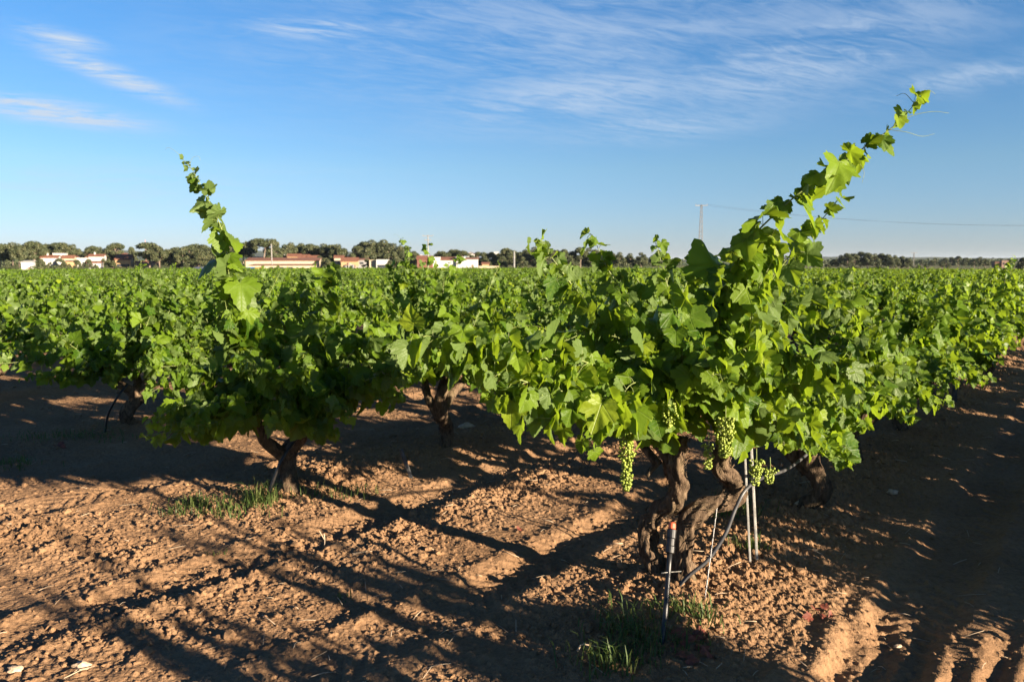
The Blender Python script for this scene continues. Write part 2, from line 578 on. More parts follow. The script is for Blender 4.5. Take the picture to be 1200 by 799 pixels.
def relief(x, y):
    """ground height with furrows, ruts, clods"""
    u, v = uw(x, y)
    d = np.hypot(x, y)
    near = 1 - sm(d, 14, 40)
    z = slope(x, y)
    k = np.abs((u / ROW) - np.round(u / ROW)) * ROW
    field = sm(u, -0.9, -0.3)
    z = z + near * 0.045 * np.exp(-(k / 0.36) ** 2) * sm(v, -1.0, 0.2) * np.where(np.round(u / ROW) >= -1, 1, 0)
    z = z + near * 0.03 * np.exp(-(((u + 0.05) / 0.55) ** 2) - ((v + 0.35) / 0.6) ** 2)
    z = z + near * 0.07 * (fbm(x * 0.8, y * 0.8, 3, 3) - 0.5)
    # wheel ruts with lug marks, down the track and between the rows
    wob = 0.10 * (fbm(v * 0.5 + 7, v * 0 + 2, 2, 8) - 0.5)
    for uc, dep in ((-0.92, 0.045), (-1.95, 0.05), (0.80, 0.05), (2.05, 0.04), (ROW + 0.9, 0.035), (ROW + 2.0, 0.035)):
        uu = u - uc - wob - np.where(uc < 0, -0.10 * np.minimum(v + 0.4, 0) * (1 + 0.5 * (uc < -1.5)), 0.0)
        rut = np.exp(-(uu / 0.17) ** 4)
        lug = np.sin((v + np.abs(uu) * 0.9) * 2 * math.pi / 0.115)
        dep = dep * np.where(uc > 0, 0.3 + 0.7 * sm(v, -1.0, 0.0), 1.0)
        z = z - near * rut * dep * (0.55 + 0.45 * fbm(x * 1.3, y * 1.3, 2, 19)) + near * rut * 0.010 * sm(lug, -0.2, 0.7) * sm(fbm(x * 2.1, y * 2.1, 2, 5), 0.35, 0.6)
        z = z + near * 0.018 * np.exp(-((np.abs(uu) - 0.22) / 0.06) ** 2) * fbm(x * 9, y * 9, 2, 4) * 1.5
    # the headland: fine straight rills where wheels turned
    head = sm(-v, 0.7, 1.5)
    rl = fbm(u * 6.5 + 0.5 * v, v * 0.7, 3, 61)
    z = z + near * head * 0.022 * (rl - 0.5) * (0.4 + 1.2 * fbm(x * 1.1, y * 1.1, 2, 77))
    fan = np.arctan2(u + 1.6, v + 5.2)
    z = z + near * sm(-v, -0.9, 0.1) * sm(-u, 0.45, 0.75) * 0.011 * np.sin(fan * 235 + 9 * fbm(x * 1.2, y * 1.2, 2, 13)) * (0.2 + 1.5 * fbm(x * 2.2, y * 2.2, 2, 14))
    # clods
    cm = clod_mask(x, y) * near
    for f, a, sd in ((9, 0.020, 1), (19, 0.017, 2), (41, 0.012, 3)):
        c, h = cells(x * f + 0.35 * vnoise(x * f * 2, y * f * 2, sd), y * f, sd * 23)
        z = z + cm * a * np.clip(1 - c / 0.62, 0, 1) ** 0.5 * (0.25 + 1.1 * h) * (h > 0.25)
    c, h = cells(x * 62 + 0.5 * vnoise(x * 130, y * 130, 6), y * 62, 91)
    z = z + near * 0.0075 * np.clip(1 - c / 0.6, 0, 1) ** 0.6 * h * (0.35 + 0.9 * cm + 0.5 * fbm(x * 2.3, y * 2.3, 2, 52)) * (1 - 0.65 * sm(-u, 0.5, 0.9))
    c, h = cells(x * 27, y * 27, 231)
    z = z + near * 0.010 * np.clip(1 - c / 0.5, 0, 1) * (h > 0.72)
    z = z + near * 0.012 * (fbm(x * 14, y * 14, 3, 33) - 0.5)
    z = z + near * 0.030 * (fbm(x * 3.2, y * 3.2, 3, 37) - 0.5)
    return z


def hit(px, py):
    """the point of the ground seen at this place"""
    d = ray(px, py)
    z = 0.0
    for _ in range(12):
        t = (z - EYE[2]) / d[2]
        p = EYE + d * t
        z = zg(p[0], p[1])
    p[2] = z
    return p


def zg(x, y):
    return float(relief(np.array([float(x)]), np.array([float(y)]))[0])


# ------------------------------------------------------------------ ground sheet out to the horizon
def build_ground():
    ang = np.radians(np.concatenate([np.arange(-180, -40, 4.0), np.linspace(-40, 40, 900), np.arange(44, 180, 4.0)]))
    r = [0.25]
    while r[-1] < 30000:
        q = r[-1]
        r.append(q * (1.10 if q < 1.6 else 1.0019 if q < 9 else 1.0035 if q < 14 else 1.007 if q < 40 else 1.03))
    r = np.array(r)
    A, R = np.meshgrid(ang, r)
    x, y = np.sin(A) * R, np.cos(A) * R
    z = np.concatenate([relief(a, b)[None] for a, b in zip(x, y)]) if False else relief(x, y)
    na, nr = len(ang), len(r)
    V = np.stack([x, y, z], -1).reshape(-1, 3)
    i, j = np.meshgrid(np.arange(nr - 1), np.arange(na), indexing="ij")
    a, b = i * na + j, i * na + (j + 1) % na
    Q = np.stack([a, b, b + na, a + na], -1).reshape(-1, 4)[:, ::-1]
    V = np.vstack([V, [[0, 0, 0]]])
    jj = np.arange(na)
    T = np.stack([np.full(na, len(V) - 1), (jj + 1) % na, jj], -1)
    # what grows on the far land: dry grass by the village, ploughed strip and green fields on the right
    X, Y = V[:, 0], V[:, 1]
    d = np.hypot(X, Y)
    azd = np.degrees(np.arctan2(X, Y))
    f1 = fbm(X / 60, Y / 25, 4, 90)
    col = np.zeros((len(V), 3))
    col[:] = (0.16, 0.15, 0.055)
    col = np.where(((f1 > 0.52) & (d > 380))[:, None], (0.10, 0.13, 0.035), col)
    strip = (azd > 14) & (d > 330) & (d < 520)
    col = np.where(strip[:, None], (0.20, 0.115, 0.07), col)
    far = (azd > 10) & (d >= 520)
    col = np.where(far[:, None], np.where((fbm(X / 210, Y / 90, 3, 44) > 0.5)[:, None], (0.07, 0.115, 0.035), (0.15, 0.14, 0.06)), col)
    zf = sm(d, 285, 320)
    o = mesh_obj("ground", V, [Q, T], M_SOIL, smooth=False, floats={"zone": col, "zonefac": zf})
    tag(o, kind="structure")


build_ground()

# the loose clods lying on the soil, far too many to count
def ico(sub):
    import bmesh
    bm = bmesh.new()
    bmesh.ops.create_icosphere(bm, subdivisions=sub, radius=1)
    V = np.array([v.co[:] for v in bm.verts])
    T = np.array([[v.index for v in f.verts] for f in bm.faces])
    bm.free()
    return V, T


ICO1, ICO2 = ico(1), ico(2)


def build_clods():
    n = 60000
    a = np.radians(rng.uniform(-37, 37, n))
    r = 2.4 * (13 / 2.4) ** rng.random(n)
    x, y = np.sin(a) * r, np.cos(a) * r
    trk = 1 - 0.75 * sm(-uw(x, y)[0], 0.5, 0.9)
    keep = rng.random(n) < (0.045 + 0.62 * clod_mask(x, y) ** 1.3) * trk
    x, y, r = x[keep], y[keep], r[keep]
    n = len(x)
    s = np.clip(0.0040 * np.exp(rng.normal(0.0, 0.62, n)) * (0.8 + 0.12 * r), 0.0025, 0.024)
    z = relief(x, y)
    mb = MB()
    for big in (False, True):
        sel = np.where((s > 0.012) == big)[0]
        TV, TT = ICO2 if big else ICO1
        m = len(TV)
        S = len(sel)
        jit = 1 + (0.30 if big else 0.34) * rng.normal(size=(S, m)).clip(-1.5, 1.5) * (0.6 if big else 1)
        ax = rng.uniform(0.65, 1.3, (S, 1, 3)) * np.array([1, 1, 0.75])
        P = TV[None] * jit[..., None] * ax * s[sel][:, None, None]
        th = rng.uniform(0, 6.28, S)
        c, sn = np.cos(th)[:, None], np.sin(th)[:, None]
        X = P[..., 0] * c - P[..., 1] * sn + x[sel][:, None]
        Yv = P[..., 0] * sn + P[..., 1] * c + y[sel][:, None]
        Z = P[..., 2] + (z[sel] + s[sel] * 0.25)[:, None]
        V = np.stack([X, Yv, Z], -1).reshape(-1, 3)
        T = (TT[None] + (np.arange(S) * m)[:, None, None]).reshape(-1, 3)
        mb.add(V, T)
    o = mb.build("soil_clods", M_CLOD, smooth=False)
    tag(o, "loose crumbs and clods of reddish soil scattered over the ground", kind="stuff")


build_clods()

# ------------------------------------------------------------------ leaves
HALF = [(0.03, -0.02), (0.10, -0.15), (0.20, -0.22), (0.30, -0.17), (0.40, -0.16), (0.46, -0.05), (0.54, 0.02), (0.48, 0.11), (0.57, 0.18), (0.66, 0.30),
        (0.59, 0.36), (0.60, 0.47), (0.47, 0.48), (0.38, 0.46), (0.38, 0.58), (0.30, 0.64), (0.29, 0.75), (0.18, 0.80), (0.13, 0.90), (0.0, 1.0)]
HALF_MID = [(0.04, -0.04), (0.22, -0.20), (0.46, -0.06), (0.62, 0.30), (0.42, 0.45), (0.28, 0.72), (0.0, 1.0)]


def leaf_template(half, rings):
    h = np.array(half)
    out = np.vstack([h, (h[:-1] * [-1, 1])[::-1]])
    c = np.array([0, 0.14])
    n = len(out)
    V = [c[None]]
    for f in rings:
        V.append(c + (out - c) * f)
    T, jj = [], np.arange(n)
    T.append(np.stack([np.zeros(n, int), 1 + jj, 1 + (jj + 1) % n], -1))
    for k in range(len(rings) - 1):
        a, b = 1 + k * n + jj, 1 + k * n + (jj + 1) % n
        T.append(np.stack([a, a + n, b + n], -1))
        T.append(np.stack([a, b + n, b], -1))
    return np.vstack(V), np.concatenate(T)


LEAF_HI = leaf_template(HALF, (0.5, 1.0))
LEAF_MID = leaf_template(HALF_MID, (1.0,))
LEAF_FAR = (np.array([[0, -0.1], [0.55, 0.25], [0, 1.0], [-0.55, 0.25]]), np.array([[0, 1, 2], [0, 2, 3]]))


class Foliage:
    def __init__(s):
        s.p, s.a, s.n, s.s, s.t, s.pet = [], [], [], [], [], []
        s.stems = []

    def leaf(s, p, a, n, size, tint, node=None):
        s.p.append(p), s.a.append(a), s.n.append(n), s.s.append(size), s.t.append(tint)
        s.pet.append(node if node is not None else p)

    def build(s, name, parent, template, mat, r, petioles=True, origin=(0, 0, 0), stem_sides=5):
        V, T, F = leaf_mesh(np.array(s.p) - origin, np.array(s.a), np.array(s.n), np.array(s.s), np.array(s.t), template, r)
        mb = MB()
        mb.add(V, T)
        tint, luv = [F[0]], [F[1]]
        if petioles:
            for p, q, sz in zip(s.pet, s.p, s.s):
                mid = (np.asarray(p) + q) / 2 + [0, 0, 0.08 * sz]
                mb.tube(np.array([p, mid, q]) - origin, 0.0016 if sz > 0.09 else 0.0011, 3, 1, cap=False)
        for pts, r0, r1 in s.stems:
            mb.tube(pts - origin, np.linspace(r0, r1, len(pts)), stem_sides, 1)
        n = mb.n - len(F[0])
        tint.append(np.full(n, 0.5))
        luv.append(np.zeros((n, 3)))
        return mb.build(name, [mat, M_STEM], parent, True, {"tint": np.concatenate(tint), "leafuv": np.concatenate(luv)})


def leaf_mesh(P, A, N, S, Tn, template, r):
    TV, TT = template
    n, m = len(P), len(TV)
    A = A / np.linalg.norm(A, axis=1)[:, None]
    N = N - A * np.sum(N * A, 1)[:, None]
    N = N / (np.linalg.norm(N, axis=1)[:, None] + 1e-9)
    B = np.cross(A, N)
    wid = r.uniform(0.88, 1.12, (n, 1))
    X = TV[None, :, 0] * wid
    Y = np.repeat(TV[None, :, 1], n, 0)
    skew = r.normal(0, 0.06, (n, 1))
    fold = r.normal(0.20, 0.30, (n, 1))
    curl = r.normal(0.25, 0.32, (n, 1))
    rad = np.hypot(X, Y - 0.14)
    th = np.arctan2(X, Y - 0.14)
    wav = r.uniform(0.04, 0.16, (n, 1)) * np.sin(th * r.integers(2, 5, (n, 1)) + r.uniform(0, 6.3, (n, 1)))
    rip = r.uniform(0.0, 0.05, (n, 1)) * np.sin(th * 9 + r.uniform(0, 6.3, (n, 1)))
    Z = fold * np.abs(X) - curl * np.clip(Y, 0, 2) ** 2 * 0.7 + (wav + rip) * rad * 1.6
    X = X + skew * Y
    V = P[:, None] + S[:, None, None] * (X[..., None] * B[:, None] + Y[..., None] * A[:, None] + Z[..., None] * N[:, None])
    T = (TT[None] + (np.arange(n) * m)[:, None, None]).reshape(-1, 3)
    luv = np.concatenate([np.repeat(TV[None], n, 0), np.zeros((n, m, 1))], -1).reshape(-1, 3)
    return V.reshape(-1, 3), T, (np.repeat(Tn, m), luv)


UP = np.array([0, 0, 1.0])


def dress(fo, pts, r, centre, spacing=0.055, smax=0.15, tip=0.35, start=0.08, laterals=0.45, tint0=0.4, stem=0.0042, tipdroop=0.0):
    """leaves along one shoot"""
    seg = np.linalg.norm(np.diff(pts, axis=0), axis=1)
    L = np.concatenate([[0], np.cumsum(seg)])
    tot = L[-1]
    side = r.choice([-1, 1])
    sarc = start
    fo.stems.append((pts, stem, 0.0014))
    spin = r.uniform(0, 6.28)
    while sarc < tot:
        t = sarc / tot
        q = np.array([np.interp(sarc, L, pts[:, k]) for k in range(3)])
        q2 = np.array([np.interp(min(sarc + 0.03, tot), L, pts[:, k]) for k in range(3)])
        tan = nrm(q2 - q + 1e-6)
        s0 = nrm(np.cross(tan, UP) + 0.15 * r.normal(size=3))
        o0 = np.cross(s0, tan)
        ph = spin + r.normal(0, 0.5)
        sv = nrm(side * (s0 * math.cos(ph * 0.35) + o0 * math.sin(ph * 0.35)) + 0.25 * r.normal(size=3))
        env = min(1.0, 0.72 + t * 1.4) * (1 - (1 - tip) * max(0, (t - 0.45) / 0.55) ** 1.4)
        for k in range(2 if r.random() < laterals else 1):
            size = smax * env * r.uniform(0.62, 1.2) * (1 if k == 0 else r.uniform(0.45, 0.75))
            out = q - centre
            out[2] *= 0.4
            out = nrm(out)
            vv = sv if k == 0 else nrm(-sv * 0.6 + r.normal(size=3) * 0.6)
            base = q + nrm(vv * 0.9 + UP * 0.35 + tan * 0.35) * size * r.uniform(0.35, 0.62)
            a = nrm(vv * 0.50 + out * 0.28 + tan * 0.18 - UP * (0.55 + 0.6 * r.random()) + 0.30 * r.normal(size=3))
            n = nrm(UP * 0.34 + out * 0.55 + vv * 0.15 + 0.58 * r.normal(size=3))
            fo.leaf(base, a, n, size, float(np.clip(tint0 + 0.35 * max(0, t - 0.55) + r.normal(0, 0.27), 0, 1)), q)
        side = -side
        sarc += spacing * (1 - 0.45 * t) * r.uniform(0.8, 1.2)


def wander(start, az, elev, length, droop, r, n=14, floor=0.55):
    d = np.array([math.sin(az) * math.cos(elev), math.cos(az) * math.cos(elev), math.sin(elev)])
    p = np.array(start, float)
    pts = [p.copy()]
    st = length / (n - 1)
    for k in range(n - 1):
        d = nrm(d + np.array([0, 0, -droop * (k / n)]) * st * 4 + r.normal(0, 0.05, 3))
        p = p + d * st
        if p[2] < floor:
            d[2] = abs(d[2]) * 0.3
            p[2] = floor
        pts.append(p.copy())
    return np.array(pts)


def gnarly(base, tips, r, k=12, r0=0.062):
    """twisted old trunk that splits into short arms"""
    mb = MB()
    h = r.uniform(0.28, 0.36)
    lean = r.normal(0, 0.06, 2)
    head = np.array([lean[0], lean[1], h])
    p = [np.array([0, 0, -0.12]), np.array([0.01, 0, 0.02]), np.array([r.normal(0, 0.04), r.normal(0, 0.04), h * 0.5]), head]
    n = 16
    rad = np.interp(np.linspace(0, 1, n), [0, 0.25, 0.6, 1], [r0 * 1.5, r0 * 1.05, r0 * 0.9, r0 * 1.15])
    mb.tube(spline(p, n), rad, k, 0, 0.42, int(r.integers(99)))
    for t in tips:
        mid = head * 0.45 + t * 0.55 + np.append(r.normal(0, 0.05, 2), -0.02)
        mb.tube(spline([head - [0, 0, 0.05], mid, t], 12), np.linspace(r0 * 0.85, r0 * 0.42, 12), k, 0, 0.5, int(r.integers(99)))
    mb.strips(spline(p, n), rad, 26, r)
    return mb


def bunch_mesh(length, r, width=0.032, count=130):
    """hanging cluster of small green berries, top at the origin"""
    mb = MB()
    mb.tube(spline([[0, 0, 0.035], [0.004, 0, -length * 0.5], [0, 0.003, -length]], 8), np.linspace(0.0022, 0.001, 8), 4, 1)
    TV, TT = ICO1
    for k in range(count):
        f = r.random() ** 0.85
        w0 = width * (1.0 - 0.62 * f) * (0.55 + 0.45 * min(1, f * 6))
        lobe = 0.25 * math.sin(f * 17)
        a = r.uniform(0, 6.28)
        rr = w0 * math.sqrt(r.random()) * (1 + lobe)
        c = np.array([math.cos(a) * rr, math.sin(a) * rr, -0.012 - f * length])
        mb.add(TV * r.uniform(0.0038, 0.0072) + c, TT)
    return mb


def ROWISE(P):
    """pulls a crown in across the row and out along it, and turns it into the row's direction"""
    P = np.array(P, float)
    x, y = P[:, 0] * 0.70, P[:, 1] * 1.16
    return np.stack([x * -D2[0] + y * D1[0], x * -D2[1] + y * D1[1], P[:, 2]], -1)


def vine_variant(seed, template, mat, n_shoot=(15, 19), lmax=1.0, smax=0.145, tall=0.07, petiole=True, sides=5, spacing=0.055, k=12):
    r = np.random.default_rng(seed)
    root = empty("grape_vine", (0, 0, 0))
    floor0 = 0.58 if template is LEAF_HI else 0.55
    up_ = 0.04 if template is LEAF_HI else 0.02
    nt = int(r.integers(3, 5))
    tips = []
    a0 = r.uniform(0, 6.28)
    for q in range(nt):
        a = a0 + q * 6.28 / nt + r.normal(0, 0.25)
        rr = r.uniform(0.16, 0.30)
        tips.append(np.array([math.sin(a) * rr, math.cos(a) * rr, r.uniform(0.43, 0.56) + up_]))
    gnarly(None, list(ROWISE(tips)), r, k).build("trunk", M_BARK, root)
    fo = Foliage()
    centre = np.array([0, 0, 0.62])
    ns = int(r.integers(*n_shoot))
    for q in range(ns):
        t = tips[q % nt]
        ta = math.atan2(t[0], t[1])
        az_ = ta + r.normal(0, 0.85)
        u = r.random()
        floor = floor0 + r.uniform(-0.10, 0.16)
        if u < tall:
            pts = wander(t, az_, math.radians(r.uniform(68, 85)), r.uniform(0.6, 0.88) * lmax, 0.15, r)
        elif u < 0.58:
            pts = wander(t, az_, math.radians(r.uniform(42, 72)), r.uniform(0.48, 0.72) * lmax, 1.0, r, floor=floor)
        else:
            pts = wander(t, az_, math.radians(r.uniform(8, 40)), r.uniform(0.38, 0.68) * lmax, 0.7, r, floor=floor)
        dress(fo, ROWISE(pts), r, centre, spacing, smax)
    o = fo.build("foliage", root, template, mat, r, petiole, stem_sides=sides)
    return root


# ------------------------------------------------------------------ the corner vine, modelled by hand
def vine_corner():
    r = np.random.default_rng(77)
    z0 = zg(*V1)
    base = np.array([V1[0], V1[1], z0])
    root = empty("grape_vine", base, "gnarled vine at the near corner with a long shoot leaning against the sky", "grape vine", "vines along the wheel track")
    mb = MB()

    def T(path, rad, sd, n=26, k=18, bump=0.46):
        P = spline([at(*q) for q in path], n) - base
        mb.tube(P, np.interp(np.linspace(0, 1, n), np.linspace(0, 1, len(rad)), rad) * 1.04, k, 0, bump, sd, lump=11)
        mb.strips(P, np.interp(np.linspace(0, 1, n), np.linspace(0, 1, len(rad)), rad), n * 2, r)

    # stem, right arm with its crook, left loop, middle arm
    T([(803, 720, 3.74), (800, 690, 3.76), (800, 650, 3.75), (805, 615, 3.73), (822, 597, 3.72), (845, 588, 3.74), (858, 580, 3.76), (858, 565, 3.78), (845, 550, 3.78), (847, 532, 3.78), (852, 515, 3.78)],
      [0.085, 0.066, 0.050, 0.045, 0.046, 0.042, 0.048, 0.046, 0.046, 0.040, 0.03], 3, 110, 36)
    T([(795, 695, 3.80), (775, 670, 3.84), (760, 640, 3.85), (760, 612, 3.84), (772, 598, 3.80), (790, 588, 3.74), (793, 568, 3.70), (792, 548, 3.68), (797, 530, 3.68), (800, 512, 3.68)],
      [0.05, 0.05, 0.052, 0.048, 0.04, 0.045, 0.046, 0.042, 0.038, 0.028], 8, 110, 36)
    T([(790, 560, 3.72), (782, 535, 3.74), (770, 515, 3.78), (775, 498, 3.8)], [0.04, 0.036, 0.036, 0.026], 12, 40, 28)
    T([(772, 545, 3.8), (752, 520, 3.85), (745, 505, 3.86)], [0.022, 0.02, 0.012], 5, 10, 10)
    T([(758, 558, 3.72), (772, 540, 3.74)], [0.010, 0.016], 15, 8, 8)
    mb.build("trunk", M_BARK, root)
    centre = at(810, 430, 3.78)
    fo = Foliage()

    def shoot(path, smax=0.122, tip=0.45, f=None, sp=0.044, lat=0.65, tint=0.42, start=0.08, stem=0.0042):
        dress(f or fo, spline([at(*q) for q in path], 22), r, centre, sp, smax, tip, start, lat, tint, stem)

    SH = [
        [(785, 505, 3.72), (745, 445, 3.55), (665, 428, 3.38), (580, 425, 3.3), (478, 396, 3.25)],
        [(785, 505, 3.7), (710, 465, 3.5), (650, 475, 3.3), (605, 485, 3.2)],
        [(785, 505, 3.7), (735, 470, 3.4), (700, 495, 3.25), (690, 525, 3.2)],
        [(790, 490, 3.7), (735, 410, 3.55), (675, 340, 3.45), (645, 300, 3.4), (628, 284, 3.4)],
        [(790, 490, 3.7), (760, 390, 3.75), (715, 320, 3.7), (694, 275, 3.7)],
        [(800, 490, 3.8), (795, 390, 3.85), (778, 320, 3.9), (768, 284, 3.9)],
        [(840, 510, 3.8), (838, 400, 3.9), (820, 330, 3.9), (812, 292, 3.9)],
        [(845, 520, 3.78), (900, 430, 3.6), (955, 420, 3.5), (1000, 450, 3.45), (1008, 480, 3.4)],
        [(845, 520, 3.75), (890, 480, 3.5), (930, 500, 3.4), (950, 530, 3.38)],
        [(845, 520, 3.8), (900, 390, 3.85), (960, 355, 3.95), (1010, 372, 4.0)],
        [(845, 500, 3.75), (872, 420, 3.5), (885, 350, 3.4), (905, 305, 3.4)],
        [(800, 500, 3.65), (800, 430, 3.35), (795, 365, 3.25), (805, 330, 3.25)],
        [(790, 500, 3.65), (760, 440, 3.35), (745, 375, 3.25), (725, 340, 3.25)],
        [(850, 510, 3.65), (862, 440, 3.3), (882, 415, 3.15), (905, 445, 3.05)],
        [(800, 505, 3.6), (815, 440, 3.25), (835, 425, 3.1), (850, 455, 3.0)],
        [(790, 505, 3.6), (765, 455, 3.3), (740, 450, 3.15), (720, 480, 3.1)],
        [(845, 505, 3.8), (890, 420, 4.0), (930, 380, 4.2), (975, 372, 4.3)],
        [(790, 500, 3.8), (740, 420, 4.0), (690, 380, 4.15), (655, 385, 4.2)],
        [(800, 500, 3.8), (780, 410, 4.1), (760, 350, 4.2), (745, 325, 4.2)],
        [(845, 500, 3.8), (850, 410, 4.1), (860, 350, 4.2), (880, 320, 4.2)],
        [(845, 510, 3.7), (900, 460, 3.7), (940, 450, 3.75), (985, 470, 3.8)],
        [(840, 505, 3.7), (850, 470, 3.4), (845, 440, 3.25), (820, 400, 3.2)],
        [(790, 500, 3.7), (700, 440, 3.7), (650, 410, 3.8), (600, 405, 3.8)],
        [(800, 500, 3.6), (770, 420, 3.45), (700, 390, 3.4), (660, 400, 3.35)],
    ]
    for s_ in SH:
        shoot(s_)
    # the low arm reaching left, leaves tinted paler to stand in for sunlight
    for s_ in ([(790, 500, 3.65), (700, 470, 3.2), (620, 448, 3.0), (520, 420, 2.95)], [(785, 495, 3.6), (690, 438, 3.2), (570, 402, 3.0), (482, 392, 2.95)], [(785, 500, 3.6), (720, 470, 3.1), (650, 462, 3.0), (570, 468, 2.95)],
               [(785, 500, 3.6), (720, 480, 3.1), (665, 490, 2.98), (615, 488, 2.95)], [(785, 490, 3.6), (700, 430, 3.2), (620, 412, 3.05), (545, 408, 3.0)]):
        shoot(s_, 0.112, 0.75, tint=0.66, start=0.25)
    shoot([(850, 505, 3.75), (840, 400, 3.55), (866, 325, 3.45), (905, 275, 3.4)], 0.125, 0.9, sp=0.045, lat=0.8)
    shoot([(850, 480, 3.78), (880, 370, 3.7), (925, 300, 3.62), (965, 255, 3.58), (984, 232, 3.56)], 0.125, 0.4, sp=0.048, lat=0.6)
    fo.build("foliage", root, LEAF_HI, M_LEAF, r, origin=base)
    # the long shoot that stands clear of the crown
    fl = Foliage()
    P = spline([at(*q) for q in [(850, 505, 3.75), (832, 400, 3.58), (862, 305, 3.42), (925, 236, 3.34), (1000, 182, 3.30), (1050, 146, 3.28), (1076, 117, 3.27)]], 30)
    dress(fl, P, r, centre, 0.062, 0.158, 0.40, 0.45, 0.9, 0.5, 0.0058)
    tp = P[-1]
    for q in ([(1055, 141, 3.28), (1075, 134, 3.27), (1095, 131, 3.26), (1112, 133, 3.26)], [(1040, 152, 3.28), (1062, 155, 3.27), (1080, 160, 3.27), (1095, 157, 3.27)],
              [(1068, 125, 3.27), (1078, 112, 3.27), (1090, 107, 3.27), (1096, 111, 3.27)], [(1000, 183, 3.3), (1012, 200, 3.29), (1010, 215, 3.29)],
              [(945, 222, 3.33), (968, 220, 3.32), (985, 226, 3.32)], [(1070, 120, 3.27), (1060, 110, 3.27), (1050, 113, 3.27)]):
        fl.stems.append((spline([at(*v) for v in q], 14), 0.0013, 0.0006))
    fl.build("long_shoot", root, LEAF_HI, M_LEAF, r, origin=base)
    for (px, py, Y, ln, wd, cnt) in [(735, 490, 3.2, 0.29, 0.042, 420), (850, 485, 3.25, 0.17, 0.055, 330), (886, 535, 3.3, 0.11, 0.040, 120), (902, 545, 3.32, 0.065, 0.035, 70),
                                     (784, 468, 3.2, 0.10, 0.050, 90), (830, 515, 3.3, 0.12, 0.03, 80)]:
        b = bunch_mesh(ln, r, wd, cnt).build("grape_bunch", [M_BERRY, M_STEM], root)
        b.location = at(px, py, Y) - base
    return root


vine_corner()


# ------------------------------------------------------------------ the other vines
def vine_tall(path_list, base_xy, seed, label, group, extra=True):
    """a vine of its own with long shoots standing above it"""
    z0 = zg(*base_xy)
    base = np.array([base_xy[0], base_xy[1], z0 - 0.02])
    v = vine_variant(seed, LEAF_HI, M_LEAF, (35, 38), 1.22, 0.118, 0.16, spacing=0.045)
    v.location = base
    tag(v, label, "grape vine", group)
    r = np.random.default_rng(seed + 1)
    for path, smax, tip, st, tend in path_list:
        f = Foliage()
        P = spline([at(*q) if len(q) == 3 and q[0] > 60 or isinstance(q, tuple) else np.array(q) for q in path], 26)
        dress(f, P, r, base + [0, 0, 0.7], 0.05, smax * 0.94, tip, st, 0.7, 0.45, 0.0048)
        if tend:
            tp, pv = P[-1], nrm(P[-1] - P[-4])
            f.stems.append((spline([tp, tp + pv * 0.05, tp + pv * 0.08 + [-0.03, 0, 0.01], tp + pv * 0.07 + [-0.06, 0, 0.0]], 10), 0.0012, 0.0006))
            f.stems.append((spline([P[-4], P[-4] + [0.02, 0, 0.05], P[-4] + [0.06, 0, 0.06], P[-4] + [0.07, 0, 0.03]], 10), 0.0012, 0.0006))
        f.build("long_shoot", v, LEAF_HI, M_LEAF, r, origin=base)
    return v


R2 = np.array([-1.51, 5.28])
vine_tall([([(335, 480, 5.25), (292, 400, 5.15), (268, 320, 5.1), (262, 275, 5.1), (243, 232, 5.1), (226, 200, 5.1), (214, 186, 5.1)], 0.175, 0.22, 0.1, True),
           ([(350, 480, 5.3), (372, 400, 5.35), (380, 340, 5.3), (388, 314, 5.3)], 0.17, 0.6, 0.1, False),
           ([(345, 480, 5.3), (320, 400, 5.4), (345, 345, 5.5)], 0.16, 0.6, 0.1, False),
           ([(345, 490, 5.3), (430, 445, 5.25), (495, 432, 5.25)], 0.135, 0.6, 0.1, False), ([(345, 490, 5.3), (420, 405, 5.4), (462, 365, 5.5)], 0.135, 0.6, 0.1, False),
           ([(345, 490, 5.35), (410, 460, 5.5), (470, 468, 5.6)], 0.13, 0.6, 0.1, False), ([(335, 480, 5.25), (300, 400, 5.3), (275, 335, 5.2), (268, 300, 5.15)], 0.15, 0.5, 0.1, False)],
          R2, 317, "vine ending the second row, with one thin shoot standing tall above it", "vines of the second row from the track")


def grid(i, j):
    p = V1 + D2 * ROW * i + D1 * GAP * j
    if i == 1:
        p = p + (R2 - (V1 + D2 * ROW)) * max(0, 1 - j / 3)
    h = np.random.default_rng(1000 + i * 97 + j)
    return p + h.normal(0, 0.06, 2) + D2 * h.normal(0, 0.04)


p_ = grid(2, 3)
vine_tall([([(500, 430, p_[1]), (478, 370, p_[1] - .1), (474, 325, p_[1] - .1), (480, 300, p_[1] - .1), (470, 281, p_[1] - .1)], 0.17, 0.3, 0.1, True),
           ([(505, 430, p_[1]), (490, 360, p_[1]), (486, 318, p_[1])], 0.16, 0.6, 0.1, False),
           ([(500, 430, p_[1]), (465, 360, p_[1]), (462, 312, p_[1])], 0.16, 0.6, 0.1, False)],
          p_, 303, "vine in the third row whose bunched shoots poke above the others near the power pole", "vines of the third row from the track")
TAKEN = {(0, 0), (1, 0), (2, 3)}

